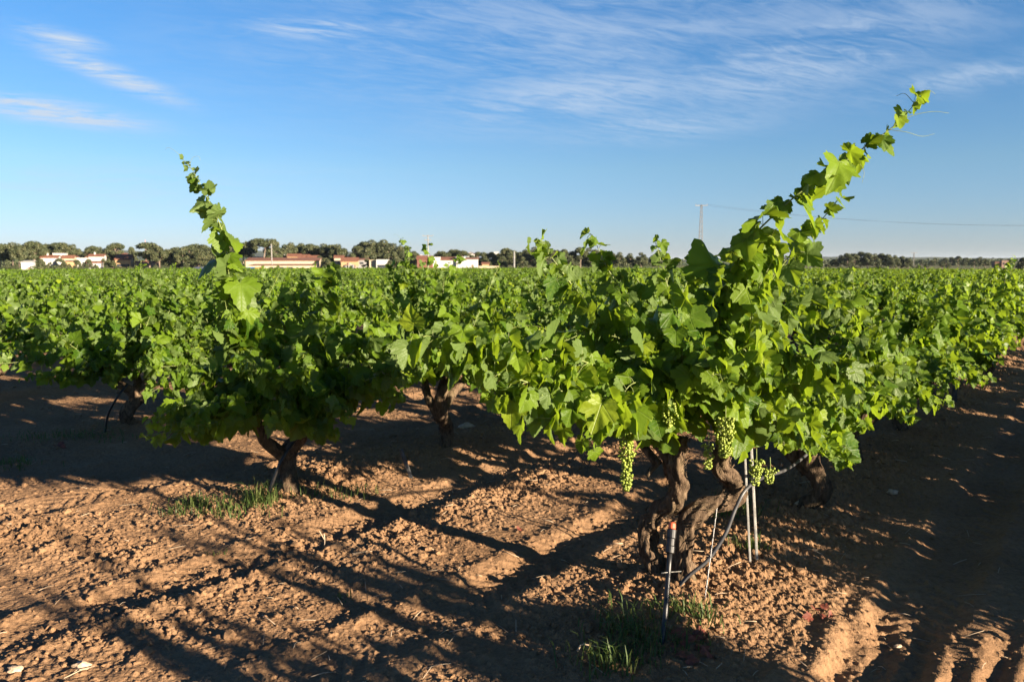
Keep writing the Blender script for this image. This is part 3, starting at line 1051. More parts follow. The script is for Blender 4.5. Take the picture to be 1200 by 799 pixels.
HI = [vine_variant(400 + q, LEAF_HI, M_LEAF, (34, 38), 1.24, 0.114, 0.16, spacing=0.045) for q in range(4)]
MID = [vine_variant(500 + q, LEAF_MID, M_LEAF_FAR, (33, 37), 1.22, 0.116, 0.16, False, 3, 0.047, 8) for q in range(7)]
ORD = {1: "second", 2: "third", 3: "fourth", 4: "fifth", 5: "sixth", 6: "seventh", 7: "eighth", 8: "ninth"}
NEAR_LABELS = {
    (0, 1): "vine next behind the corner vine, beside the pair of pale stakes",
    (0, 2): "third vine along the wheel track, its leaning trunk in deep shade",
    (0, 3): "fourth vine along the wheel track, just before the dark metal post",
    (0, 4): "fifth vine along the wheel track, just past the dark metal post",
    (1, 1): "second vine of the second row, its dark trunk forked low",
    (2, 0): "vine ending the third row, beside a dark hose and a grass patch",
    (3, 0): "vine at the near end of the fourth row, by the left edge of the photo",
}
spots = []
for i in range(0, 60):
    for j in range(-6, 60):
        if j < 0 and i < 4:
            continue
        x, y = grid(i, j)
        d = math.hypot(x, y)
        a = math.degrees(math.atan2(x, y))
        if y < 1 or d > 70 or (i, j) in TAKEN:
            continue
        if abs(a) < 33.2 + math.degrees(math.atan(1.0 / d)):
            spots.append((d, i, j, x, y))
spots.sort()
N_IND = 282
used = set()
for d, i, j, x, y in spots[:N_IND]:
    h = np.random.default_rng(7000 + i * 131 + j)
    pool = HI if d < 9.5 else MID
    q = int(h.integers(len(pool)))
    src = pool[q]
    key = src.name
    o = src if key not in used else copy_tree(src)
    used.add(key)
    o.location = (x, y, (zg(x, y) if d < 40 else float(slope(x, y))) - 0.03)
    o.rotation_euler = (0, 0, int(h.integers(2)) * math.pi + h.normal(0, 0.12))
    s = h.uniform(0.95, 1.08)
    o.scale = (s, s, s * h.uniform(0.92, 1.02) * (1 - 0.12 * float(sm(np.array(d), 9, 24))))
    if (i, j) in NEAR_LABELS:
        tag(o, NEAR_LABELS[(i, j)], "grape vine", "vines along the wheel track" if i == 0 else "vines of the %s row from the track" % ORD[i])
    elif i == 0:
        tag(o, "vine farther back in the row along the wheel track, past the dark metal post", "grape vine", "vines along the wheel track")
    elif i < 4:
        tag(o, "leafy vine farther back in the %s row from the wheel track" % ORD[i], "grape vine", "vines of the %s row from the track" % ORD[i])
    else:
        tag(o, "small leafy vine far out among the many rows toward the village", "grape vine", "vines of the far rows")
last = spots[N_IND - 1][0]
for src in HI + MID:
    if src.name not in used:
        for ch in list(src.children):
            bpy.data.objects.remove(ch)
        bpy.data.objects.remove(src)

# the row across the track, whose shadows reach into the picture
ACROSS = [(1.84, 0.46, 0.92, [(-0.28, 1.6), (0.34, 1.75), (0.02, 1.35)]), (2.66, 0.50, 0.88, [(0.15, 1.45), (0.4, 1.3)]), (4.7, 0.8, 0.95, []), (5.4, 0.95, 1.08, []), (6.2, 1.05, 1.1, []), (7.0, 1.05, 1.12, []), (7.8, 1.05, 1.1, []), (8.6, 1.05, 1.1, []),
          (9.4, 1.0, 1.1, []), (10.4, 1.0, 1.05, []), (11.6, 1.0, 1.05, []), (12.9, 1.0, 1.0, []), (14.3, 1.0, 0.95, []), (15.7, 0.95, 0.9, [])]  # unseen row; extra close-set vines added to thicken its shade
for k, (sv, sc, scz, tall) in enumerate(ACROSS):
    p = V1 - D2 * ROW + D1 * (sv - 3.46)
    src = MID[(k + 2) % len(MID)]
    if src.name not in used:
        src = MID[0]
    o = copy_tree(src)
    o.location = (p[0], p[1], zg(p[0], p[1]) - (0.03 if k < 2 else 0.12 if k % 2 else 0.38))  # later ones sunk so their leaves close the shade on the track
    o.rotation_euler = (0, 0, 0)
    o.scale = (sc, sc, scz)
    tag(o, "unseen vine across the wheel track, placed for the shade it casts", "grape vine", "vines across the wheel track")
    r = np.random.default_rng(900 + k)
    for off, ht in tall:
        f = Foliage()
        ax = np.append(D1, 0) * off
        P = spline([[0, 0, 0.5], ax * 0.5 + [0, 0, 0.9], ax * 0.85 + [0, 0, ht * 0.8], ax + [0, 0, ht]], 18) / np.array([sc, sc, scz])
        dress(f, P, r, np.array([0, 0, 0.7]), 0.09, 0.085, 0.6, 0.2, 0.0)
        f.build("long_shoot", o, LEAF_MID, M_LEAF_FAR, r)


# everything past the vines one can tell apart: the far vineyard
def far_vineyard():
    P, A, N, S, T = [], [], [], [], []
    r = np.random.default_rng(31)
    rest = [(d, i, j, x, y) for d, i, j, x, y in spots[N_IND:]]
    pts = [(x, y) for d, i, j, x, y in rest if d > last]
    for i in range(-40, 260):
        for j in range(-160, 260):
            x, y = V1 + D2 * ROW * i + D1 * GAP * j
            if y < 40 or i < 0 and j < 10:
                continue
            d = math.hypot(x, y)
            if d > 310 or (d <= 70 and i < 60 and -6 <= j < 60) or d <= last:
                continue
            if i < 0:
                continue
            if abs(math.degrees(math.atan2(x, y))) < 36:
                pts.append((x, y))
    pts = np.array(pts)
    d = np.hypot(pts[:, 0], pts[:, 1])
    for lo, hi, K, sz in ((0, 75, 150, 0.14), (75, 120, 72, 0.19), (120, 320, 26, 0.30)):
        q = pts[(d >= lo) & (d < hi)]
        n = len(q) * K
        if not n:
            continue
        c = np.repeat(q + r.normal(0, 0.08, q.shape), K, 0)
        hs = np.repeat(r.uniform(0.9, 1.12, len(q)), K)
        a = r.uniform(0, 6.283, n)
        e = np.arcsin(r.uniform(-0.35, 1, n))
        tall = np.where(r.random(n) < 0.05, r.uniform(1.1, 1.45, n), r.uniform(0.72, 1.05, n))
        dx, dy, dz = np.cos(a) * np.cos(e), np.sin(a) * np.cos(e), np.sin(e)
        ex, ey = dx * 0.48 * tall, dy * 0.80 * tall
        P.append(np.stack([c[:, 0] - ex * D2[0] + ey * D1[0], c[:, 1] - ex * D2[1] + ey * D1[1], slope(c[:, 0], c[:, 1]) + (0.50 + 0.44 * dz * tall) * hs], -1))
        N.append(np.stack([dx, dy, dz + 0.5], -1) + r.normal(0, 0.5, (n, 3)))
        A.append(np.stack([dx * 0.5, dy * 0.5, np.full(n, -0.6)], -1) + r.normal(0, 0.45, (n, 3)))
        S.append(r.uniform(0.7, 1.2, n) * sz)
        T.append(np.clip(r.normal(0.45, 0.22, n), 0, 1))
    V, F, (tn, luv) = leaf_mesh(np.concatenate(P), np.concatenate(A), np.concatenate(N), np.concatenate(S), np.concatenate(T), LEAF_FAR, r)
    o = mesh_obj("far_vineyard", V, [F], M_LEAF_FAR, floats={"tint": tn, "leafuv": luv})
    tag(o, "even green mass of distant vines reaching back to the village", "vineyard", kind="stuff")


far_vineyard()

# ------------------------------------------------------------------ irrigation, stakes
M_PIPE = plain("black_pipe", (0.012, 0.012, 0.013), 0.42, var=0.3, scale=30)
M_HOSE = plain("grey_hose", (0.055, 0.055, 0.058), 0.45, var=0.25, scale=25)
M_CAP = plain("orange_cap", (0.52, 0.10, 0.045), 0.45, var=0.15, scale=30)
M_STAKE = plain("weathered_steel", (0.25, 0.245, 0.23), 0.5, 0.35, var=0.2, scale=22, bump=0.2)
M_DARKST = plain("dull_steel", (0.06, 0.062, 0.065), 0.6, 0.2, var=0.25, scale=20)  # colour darkened to stand in for shade on the leaning stake
M_WIRE = plain("galvanised_wire", (0.22, 0.22, 0.22), 0.4, 0.6, var=0.2, scale=30)


def riser():
    b = hit(775, 748)
    t = at(785, 645, b[1] + 0.16)
    b[2] -= 0.02
    o = empty("irrigation_riser", b, "black irrigation pipe with an orange cap, standing in front of the gnarled trunk", "irrigation pipe")
    mb = MB()
    up = nrm(t - b)
    mb.tube(spline([b - b, (t - b) * 0.35 + [0.004, 0, 0], (t - b)], 10), 0.0115, 14)
    mb.build("pipe", M_PIPE, o)
    L = np.linalg.norm(t - b)
    mb = MB()
    z = np.array([0, 0.004, 0.004, 0.03, 0.034, 0.062, 0.066, 0.10, 0.104]) + L - 0.012
    rr = np.array([0.014, 0.020, 0.020, 0.0205, 0.018, 0.018, 0.021, 0.0205, 0.013])
    mb.tube(up[None] * z[:, None], rr, 18)
    mb.build("coupling", M_PIPE, o, smooth=False)
    mb = MB()
    z = np.array([0, 0.004, 0.022, 0.028]) + L + 0.092
    mb.tube(up[None] * z[:, None], [0.015, 0.0165, 0.0155, 0.011], 16)
    mb.build("cap", M_CAP, o, smooth=False)
    mb = MB()
    mb.tube(np.array([at(775, 671, b[1] + 0.1), at(784, 670, b[1] + 0.12), at(798, 669, b[1] + 0.2)]) - b, 0.0022, 6)
    mb.build("clip", M_STAKE, o)


riser()
P = spline([at(792, 690, 3.62), at(806, 675, 3.62), at(830, 655, 3.63), at(850, 625, 3.64), at(862, 595, 3.66), at(875, 572, 3.70), at(897, 558, 3.85), at(925, 548, 4.3), at(960, 520, 4.9)], 40)
mb = MB()
mb.tube(P, 0.0088, 10)
tag(mb.build("drip_hose", M_HOSE), "dark drip hose curving up from the gnarled trunk to the pale stakes", "hose")
a, b = at(841, 588, 3.72), at(826, 700, 3.60)
b = hit(826, 700)
mb = MB()
mb.tube(spline([a, b], 24), 0.0026, 6)
th = np.linspace(0, 60, 160)
ax = nrm(b - a)
s1 = nrm(np.cross(ax, UP))
s2 = np.cross(ax, s1)
mb.tube(a + (b - a) * np.linspace(0, 1, 160)[:, None] + 0.0032 * (np.cos(th)[:, None] * s1 + np.sin(th)[:, None] * s2), 0.0016, 4)
tag(mb.build("anchor_wire", M_WIRE), "twisted pale wire slanting down to the soil between trunk and stakes", "wire")


def stake(px0, py0, px1, py1, Y, mat, label, w=0.011, name="vineyard_stake"):
    b = hit(px1, py1)
    t = at(px0, py0, b[1] + 0.04)
    b[2] -= 0.05
    mb = MB()
    ax = t - b
    sx = nrm(np.cross(ax, [0, 1, 0]))
    sy = nrm(np.cross(sx, ax))
    prof = [(-1, 0), (-1, -1), (-0.9, -1.1), (-0.5, -1.15), (0.5, -1.15), (0.9, -1.1), (1, -1), (1, 0)]
    k = len(prof)
    V = []
    for f in (0.0, 0.33, 0.66, 1.0):
        for u, v in prof:
            V.append(b + ax * f + sx * u * w + sy * v * w * 1.1)
    Q = [[r_ * k + q, r_ * k + (q + 1) % k, (r_ + 1) * k + (q + 1) % k, (r_ + 1) * k + q] for r_ in range(3) for q in range(k)]
    mb.add(V, Q=Q)
    T = [[3 * k, 3 * k + 1, 3 * k + 2], [3 * k, 3 * k + 2, 3 * k + 3], [3 * k, 3 * k + 3, 3 * k + 4], [3 * k, 3 * k + 4, 3 * k + 7], [3 * k + 4, 3 * k + 5, 3 * k + 6], [3 * k + 4, 3 * k + 6, 3 * k + 7]]
    mb.add(np.zeros((0, 3)))
    mb.T.append(np.array(T))
    mb.tm.append(np.zeros(len(T), int))
    tag(mb.build(name, mat, smooth=False), label, "stake")


stake(871, 500, 879.5, 657, 3.86, M_STAKE, "left one of the pair of pale metal stakes, close beside the gnarled vine", 0.0055)
stake(879, 505, 887.5, 657, 3.90, M_STAKE, "right one of the pair of pale metal stakes, slightly thicker, beside the gnarled vine", 0.0068)
stake(470, 526, 485, 560, 5.9, M_DARKST, "grey stake leaning under the leaves to the left of the forked trunk", 0.013)
stake(236, 455, 251, 497, 7.4, M_DARKST, "grey stake leaning in the shade between the second and third rows", 0.018)
stake(1121, 400, 1117, 470, 8.9, M_DARKST, "dark upright metal post in the row along the wheel track", 0.024)
for pts, lab in (([(306, 606, 5.1), (316, 575, 5.08), (330, 540, 5.1), (350, 510, 5.2)], "short black drip pipe slanting out of the grass at the second row's end vine"),
                 ([(122, 512, 7.1), (127, 485, 7.1), (138, 465, 7.1), (150, 450, 7.2)], "dark drip hose against the trunk at the end of the third row")):
    P = spline([at(*q) for q in pts], 16)
    P[0, 2] = zg(P[0, 0], P[0, 1]) - 0.02
    mb = MB()
    mb.tube(P, 0.011, 8)
    tag(mb.build("drip_hose", M_PIPE), lab, "hose")


# ------------------------------------------------------------------ grass tufts, fallen leaves, stones
def build_grass():
    r = np.random.default_rng(8)
    V, T, tn = [], [], []
    n0 = 0
    patches = [(745, 745, 3.28, 0.17, 0.15, 250, 0.085), (722, 775, 3.06, 0.16, 0.10, 170, 0.085), (815, 722, 3.42, 0.12, 0.10, 110, 0.07), (790, 715, 3.46, 0.12, 0.06, 60, 0.06), (800, 758, 3.15, 0.14, 0.08, 60, 0.05),
               (265, 598, 5.0, 0.34, 0.20, 330, 0.06), (308, 588, 5.1, 0.13, 0.10, 190, 0.12), (205, 600, 5.0, 0.10, 0.06, 50, 0.05), (230, 592, 5.1, 0.12, 0.10, 120, 0.07), (390, 580, 5.35, 0.35, 0.12, 130, 0.07),
               (90, 512, 6.9, 0.55, 0.16, 300, 0.055), (15, 545, 5.9, 0.2, 0.1, 140, 0.06), (405, 700, 3.8, 0.05, 0.04, 14, 0.04), (255, 650, 4.35, 0.05, 0.04, 14, 0.03), (880, 645, 3.95, 0.12, 0.06, 80, 0.07), (860, 600, 4.6, 0.2, 0.1, 120, 0.12)]
    for px, py, Y, rx, ry, n, h in patches:
        c = hit(px, py)
        for k in range(n):
            x, y = c[0] + r.normal(0, rx * 0.5), c[1] + r.normal(0, ry * 0.6)
            L = h * r.uniform(0.3, 1.6)
            a = r.uniform(0, 6.28)
            lean = r.uniform(0.15, 1.35)
            d = np.array([math.cos(a), math.sin(a), 0])
            s = np.array([-d[1], d[0], 0]) * r.uniform(0.0018, 0.0038)
            p0 = np.array([x, y, zg(x, y) - 0.005]) if k % 6 == 0 else np.array([x, y, V[-1][0][2] if False else zlast])
            zlast = p0[2]
            p1 = p0 + d * L * lean * 0.3 + UP * L * 0.6
            p2 = p0 + d * L * lean * 0.85 + UP * L * (1.0 - 0.35 * lean)
            V += [[p0 - s, p0 + s, p1 - s * 0.8, p1 + s * 0.8, p2]]
            T += [[n0, n0 + 1, n0 + 3], [n0, n0 + 3, n0 + 2], [n0 + 2, n0 + 3, n0 + 4]]
            tn += [float(np.clip(r.normal(0.4, 0.3), 0, 1))] * 5
            n0 += 5
    o = mesh_obj("grass", np.array(V).reshape(-1, 3), [np.array(T)], M_GRASS, floats={"tint": np.array(tn), "leafuv": np.zeros((n0, 3))})
    tag(o, "tufts of thin green grass and weeds around the vine trunks", kind="stuff")


zlast = 0.0
build_grass()
M_RED = plain("dry_red_leaf", (0.18, 0.045, 0.024), 0.7, var=0.3, scale=30)
M_STONE = plain("pale_stone", (0.46, 0.34, 0.23), 0.85, var=0.15, scale=30, bump=0.3)
r_ = np.random.default_rng(5)
for k, (px, py, Y, s, lab) in enumerate([(790, 742, 3.30, 0.05, 0), (800, 756, 3.2, 0.055, 0), (812, 748, 3.25, 0.05, 0), (796, 768, 3.12, 0.04, 0), (822, 740, 3.3, 0.045, 0), (830, 768, 3.12, 0.05, 0), (806, 776, 3.08, 0.045, 0), (818, 762, 3.15, 0.05, 0), (786, 760, 3.2, 0.03, 0),
                                      (955, 715, 3.45, 0.045, 2), (962, 722, 3.42, 0.04, 2), (968, 716, 3.46, 0.035, 2), (950, 726, 3.40, 0.04, 2), (975, 724, 3.40, 0.03, 2), (68, 525, 6.6, 0.08, 1), (610, 622, 4.4, 0.04, 3)]):
    p = hit(px, py) + [0, 0, 0.014]
    an = r_.uniform(0, 6.28)
    V, F, _ = leaf_mesh(np.zeros((1, 3)), np.array([[math.cos(an), math.sin(an), 0.15]]), np.array([[0.3, -0.4, 1.0]]) + r_.normal(0, .3, 3), np.array([s]), np.array([0.5]), LEAF_HI, r_)
    o = mesh_obj("fallen_leaf", V, [F], M_RED, loc=p)
    L = ["dry red leaf fallen in the grass at the foot of the gnarled vine", "single orange red leaf on the shaded soil by the third row's end vine",
         "dry red leaf on the clods beside the wheel track's shadow edge", "small red leaf on the bare soil behind the front clods"][lab]
    tag(o, L, "leaf", "dry leaves at the gnarled vine's foot" if lab == 0 else "dry leaves beside the wheel track" if lab == 2 else None)


def build_litter():
    r = np.random.default_rng(21)
    mb = MB()
    for k in range(420):
        a, d = math.radians(r.uniform(-36, 36)), 2.5 * (11 / 2.5) ** r.random()
        x, y = math.sin(a) * d, math.cos(a) * d
        L, th = r.uniform(0.012, 0.06), r.uniform(0, 6.28)
        z = zg(x, y) + 0.007
        dv = np.array([math.cos(th), math.sin(th), r.normal(0, .15)]) * L
        p = np.array([x, y, z])
        mb.tube(np.array([p - dv, p + [0, 0, r.uniform(0, .006)], p + dv]), r.uniform(0.0009, 0.0022), 4)
    tag(mb.build("plant_litter", bpy.data.materials.get("dry_wood") or plain("dry_wood", (0.42, 0.32, 0.22), 0.8)), "bits of straw and dry prunings scattered over the soil", kind="stuff")


build_litter()


def stone(px, py, Y, s, label):
    V, T = ICO2
    q = np.random.default_rng(int(px * 7 + py))
    V = V * (1 + 0.16 * q.normal(size=(len(V), 1))) * np.array([1.2, 0.8, 0.6]) * s
    p = hit(px, py) + [0, 0, s * 0.3]
    tag(mesh_obj("stone", V, [T], M_STONE, smooth=False, loc=p), label, "stone")


stone(97, 782, 2.97, 0.032, "larger of the two flat pale stones at the bottom left corner")
stone(18, 786, 2.95, 0.026, "smaller pale stone nearest the bottom left corner")
stone(546, 502, 6.6, 0.06, "pale stone under the leaves beside the forked dark trunk")
stone(1046, 578, 5.2, 0.03, "small pale stone in the shade of the wheel track")
stone(940, 593, 5.0, 0.035, "pale stone in the shade behind the pair of stakes")
stone(1052, 758, 3.15, 0.014, "white pebble on the sunlit tyre tread marks")
mb = MB()
p = hit(690, 765)
mb.tube(spline([[-0.045, 0, 0.01], [-0.03, 0, 0.035], [0.0, 0.01, 0.03], [0.05, 0.02, 0.012]], 14), np.linspace(0.006, 0.003, 14), 7, 0, 0.3, 3)
tag(mb.build("dry_twig", bpy.data.materials["dry_wood"], loc=p), "crooked dry twig lying by the grass at the shade's edge", "twig")
for px, py, Y, lab in ((380, 640, 4.5, "dead stalk standing upright in the sunlit soil below the second row"),):
    p = hit(px, py) - [0, 0, 0.01]
    mb = MB()
    mb.tube(spline([[0, 0, 0], [0.004, 0, 0.05], [0.0, 0, 0.085]], 6), [0.004, 0.0035, 0.003, 0.003, 0.004, 0.003], 6)
    mb.tube(spline([[0.002, 0, 0.05], [-0.02, 0, 0.09], [-0.025, 0, 0.1]], 6), 0.0025, 5)
    tag(mb.build("dead_stalk", bpy.data.materials["dry_wood"], loc=p), lab, "stalk")

# ------------------------------------------------------------------ the village on the far side of the field
M_WHITE = plain("white_render", (0.43, 0.42, 0.40), 0.85, var=0.05, scale=0.6)
M_CREAM = plain("cream_render", (0.40, 0.33, 0.235), 0.85, var=0.07, scale=0.5)
M_OCHRE = plain("ochre_render", (0.36, 0.235, 0.12), 0.85, var=0.08, scale=0.5)
M_GREYW = plain("grey_concrete", (0.21, 0.21, 0.21), 0.85, var=0.1, scale=0.5)
M_PINK = plain("pinkish_stone", (0.34, 0.22, 0.165), 0.9, var=0.15, scale=0.9)
M_DARKW = plain("dark_brick", (0.16, 0.07, 0.05), 0.9, var=0.2, scale=0.8)
M_GLASS = plain("window_glass", (0.035, 0.04, 0.05), 0.15, var=0.2, scale=1)
M_WOOD = plain("painted_shutter", (0.16, 0.10, 0.07), 0.6, var=0.2, scale=2)
M_METALW = plain("grey_pole", (0.22, 0.21, 0.20), 0.7, var=0.12, scale=2)


def tiles():
    m, t, out = material("roof_tiles")
    pos = t.n("ShaderNodeTexCoord").outputs["Object"]
    wv = t.n("ShaderNodeTexWave")
    t.set(wv.inputs["Vector"], pos)
    wv.inputs["Scale"].default_value = 1.6
    c = t.ramp(t.noise(pos, 1.1, 5), [(0.3, (0.13, 0.052, 0.030)), (0.55, (0.20, 0.083, 0.046)), (0.75, (0.27, 0.13, 0.075))])
    c = t.mix(t.m("MULTIPLY", wv.outputs["Fac"], 0.3), c, (0.16, 0.06, 0.035))
    b = t.n("ShaderNodeBsdfPrincipled", i_0=c)
    b.inputs["Roughness"].default_value = 0.85
    t.t.links.new(b.outputs[0], out.inputs[0])
    return m


M_TILE = tiles()


def building(px0, px1, ytop, ybase, Y, depth, wall, roof, label, cat="house", rise=None, windows=(), door=None, yaw=0.0, group=None, chimney=False, name=None, roofmat=None):
    """pixels fix where it stands, how wide and how high it is; windows: (u, v, width, height) in shares of the front"""
    a, b = at(px0, ybase, Y), at(px1, ybase, Y)
    cx = (a[0] + b[0]) / 2
    Wd = b[0] - a[0]
    gz = float(slope(np.array(cx), np.array(Y)))
    top = at(px0, ytop, Y)[2]
    H = max(1.2, top - gz)
    root = empty(name or "house", (cx, Y, gz - 0.1), label, cat, group, math.radians(yaw) - math.atan2(cx, Y) * 0.6)
    x0, x1, d = -Wd / 2, Wd / 2, depth
    mb = MB()
    mb.box((x0, 0, 0), (x1, d, H))
    rise = (Wd * 0.14 if roof == "side" else d * 0.22) if rise is None else rise
    if roof == "side":      # gable towards the viewer
        mb.add([[x0, 0.0, H], [x1, 0, H], [0, 0, H + rise], [x0, d, H], [x1, d, H], [0, d, H + rise]], T=[[0, 1, 2], [5, 4, 3]])
    if roof == "ridge":
        mb.add([[x0, 0, H], [x0, d, H], [x0, d / 2, H + rise], [x1, 0, H], [x1, d, H], [x1, d / 2, H + rise]], T=[[2, 1, 0], [3, 4, 5]])
    mb.build("wall", wall, root, False)
    rf = MB()
    e, th = 0.45, 0.18

    def slab(q):
        q = np.array(q, float)
        rf.add(np.vstack([q, q + [0, 0, th]]), Q=[[3, 2, 1, 0], [4, 5, 6, 7], [0, 1, 5, 4], [1, 2, 6, 5], [2, 3, 7, 6], [3, 0, 4, 7]])

    k = 0.01
    if roof == "ridge":
        s = rise / (d / 2)
        slab([[x0 - e, -e, H - e * s + k], [x1 + e, -e, H - e * s + k], [x1 + e, d / 2, H + rise + k], [x0 - e, d / 2, H + rise + k]])
        slab([[x0 - e, d / 2, H + rise + k], [x1 + e, d / 2, H + rise + k], [x1 + e, d + e, H - e * s + k], [x0 - e, d + e, H - e * s + k]])
    elif roof == "side":
        s = rise / (Wd / 2)
        slab([[x0 - e, -e, H - e * s + k], [0, -e, H + rise + k], [0, d + e, H + rise + k], [x0 - e, d + e, H - e * s + k]])
        slab([[0, -e, H + rise + k], [x1 + e, -e, H - e * s + k], [x1 + e, d + e, H - e * s + k], [0, d + e, H + rise + k]])
    elif roof == "hip":
        i = min(Wd, d) * 0.45
        V = [[x0 - e, -e, H + k], [x1 + e, -e, H + k], [x1 + e, d + e, H + k], [x0 - e, d + e, H + k], [x0 + i, d / 2, H + rise], [x1 - i, d / 2, H + rise]]
        rf.add(V, T=[[1, 2, 5], [3, 0, 4]], Q=[[0, 1, 5, 4], [2, 3, 4, 5], [3, 2, 1, 0]])
    elif roof == "mono":
        slab([[x0 - e, -e, H + k], [x1 + e, -e, H + k], [x1 + e, d + e, H + rise], [x0 - e, d + e, H + rise]])
    else:
        rf.box((x0 - 0.12, -0.12, H + 0.002), (x1 + 0.12, d + 0.12, H + 0.25))
    ro = rf.build("roof", roofmat or (M_TILE if roof != "flat" else wall), root, False)
    if chimney:
        cm = MB()
        cm.box((x0 + Wd * 0.3, d * 0.4, H), (x0 + Wd * 0.3 + 0.8, d * 0.4 + 0.8, H + rise + 1.3))
        cm.build("chimney", wall, ro, False)
    for (u, v, w_, h_) in windows:
        wx, wz = x0 + u * Wd, v * H
        f = MB()
        for lo, hi in (((wx - w_ / 2 - .1, -0.06, wz - h_ / 2 - .1), (wx + w_ / 2 + .1, 0.02, wz - h_ / 2)), ((wx - w_ / 2 - .1, -0.06, wz + h_ / 2), (wx + w_ / 2 + .1, 0.02, wz + h_ / 2 + .1)),
                       ((wx - w_ / 2 - .1, -0.05, wz - h_ / 2), (wx - w_ / 2, 0.02, wz + h_ / 2)), ((wx + w_ / 2, -0.05, wz - h_ / 2), (wx + w_ / 2 + .1, 0.02, wz + h_ / 2))):
            f.box(lo, hi)
        fo = f.build("window", wall, root, False)
        g = MB()
        g.box((wx - w_ / 2, -0.012, wz - h_ / 2), (wx + w_ / 2, 0.03, wz + h_ / 2))
        g.build("pane", M_GLASS, fo, False)  # dark pane, also used for shaded openings that hold no glass
    if door:
        u, w_, h_ = door
        g = MB()
        g.box((x0 + u * Wd - w_ / 2, -0.05, 0.12), (x0 + u * Wd + w_ / 2, 0.02, h_))
        g.build("door", M_WOOD, root, False)
    return root


VY = 480
W3 = [(0.2, 0.7, 0.9, 1.2), (0.5, 0.7, 0.9, 1.2), (0.8, 0.7, 0.9, 1.2)]
building(26, 38, 307.5, 314, VY - 40, 6, M_WHITE, "mono", "low white shed with a slanting top, leftmost of the village", rise=0.9, roofmat=M_WHITE, cat="shed", door=(0.7, 1.2, 2.1))
building(49, 67, 302, 311, VY - 10, 9, M_WHITE, "ridge", "white house with a red tiled roof, left of the pines' gap", rise=1.5, windows=[(0.25, 0.62, 0.8, 1.1), (0.6, 0.62, 0.8, 1.1), (0.45, 0.2, 1.0, 1.0)], chimney=True)
building(67.5, 72, 307, 312, VY - 14, 5, M_WHITE, "flat", "small white annex at the right foot of a red roofed house", cat="house")
building(63, 76, 297, 307, VY + 40, 8, M_WHITE, "flat", "tall white house with one dark opening, just behind a red roofed house", windows=[(0.45, 0.78, 3.2, 1.8)])
building(73, 86, 302.5, 308, VY + 20, 8, M_CREAM, "ridge", "cream house with a small dark window above an ochre shed", windows=[(0.5, 0.55, 2.2, 1.2)])
building(77, 90, 306.5, 311, VY - 2, 6, M_OCHRE, "mono", "low ochre shed in front of a cream house with a small window", rise=0.6, cat="shed", door=(0.3, 1.5, 1.8))
building(91, 102, 302.5, 311, VY, 7, M_WHITE, "flat", "plain white cube of a house in the village's left part", windows=[(0.6, 0.6, 0.9, 1.1)])
building(86, 92, 301, 305, VY + 40, 6, M_PINK, "ridge", "pinkish little house behind the white cube house", rise=0.8)
building(105, 121, 300.5, 308, VY + 20, 9, M_WHITE, "ridge", "white house with a broad red roof and gable beside the tall pines", rise=1.4, windows=[(0.3, 0.5, 0.9, 1.0), (0.55, 0.5, 0.9, 1.0)], chimney=True)
building(103, 118, 308, 313, VY - 20, 6, M_WHITE, "ridge", "low white house with a red roof in front of a broad gabled house", rise=0.9)
building(93, 105, 298.5, 304, VY + 90, 8, M_DARKW, "ridge", "dark brick house with a red roof behind the white cube house", rise=1.2)
building(122, 134, 301, 309, VY + 40, 8, M_DARKW, "ridge", "dark red brick house under the tall pines", rise=1.5)
r0 = building(136, 153, 304, 310, VY, 10, M_OCHRE, "ridge", "ochre house with a large orange roof and a dark veranda", rise=3.0, windows=[(0.5, 0.45, 7.0, 1.5)])  # veranda is a flat dark pane in place of its shaded recess
building(140, 152, 298.5, 304, VY + 30, 8, M_OCHRE, "hip", "orange roofed upper house right behind the dark veranda house", rise=1.3)
building(160, 185, 307, 310.5, VY + 10, 6, M_PINK, "ridge", "long low terracotta shed under the mast and big pine", rise=0.6, cat="shed")
building(203, 232, 307.5, 311, VY + 10, 6, M_PINK, "ridge", "long low terracotta shed right of the round dark pines", rise=0.6, cat="shed")
# warehouses
building(290, 373, 305.5, 318, VY - 40, 30, M_CREAM, "ridge", "long cream warehouse with a reddish roof, rear one of two", cat="warehouse", rise=1.6, name="warehouse")
building(293, 366, 311, 320, VY - 90, 24, M_CREAM, "mono", "long low cream warehouse with a thin red roof edge, front one of two", cat="warehouse", rise=0.5, name="warehouse", windows=[(0.2, 0.6, 2, 1), (0.35, 0.6, 2, 1), (0.5, 0.6, 2, 1), (0.65, 0.6, 2, 1)])
building(296, 308, 301, 306, VY, 8, M_WHITE, "flat", "small white block rising behind the long warehouses")
building(337, 352, 300.5, 306, VY + 10, 9, M_OCHRE, "ridge", "ochre house with a red roof behind the warehouses, left one", rise=1.6)
building(350, 362, 301.5, 306, VY - 4, 9, M_CREAM, "ridge", "cream house with an orange roof behind the warehouses, middle one", rise=1.6, windows=[(0.7, 0.5, 1.2, 1.0)])
building(360, 373, 302.5, 307, VY - 5, 9, M_DARKW, "ridge", "dark brick house with a red roof behind the warehouses' right end", rise=1.6)
building(328, 335, 296, 303, VY + 20, 7, M_WHITE, "side", "little white gabled house between the round pines", rise=1.0)
building(392, 402, 302, 310, VY - 30, 9, M_CREAM, "ridge", "cream house with a dark doorway left of the yellow walled house", rise=1.3, windows=[(0.45, 0.6, 1.4, 1.6)])
building(400, 419, 306, 316, VY - 40, 10, M_OCHRE, "ridge", "yellow walled house with a wide red roof above the rubble", rise=2.0, windows=[(0.6, 0.3, 1.5, 1.0)])
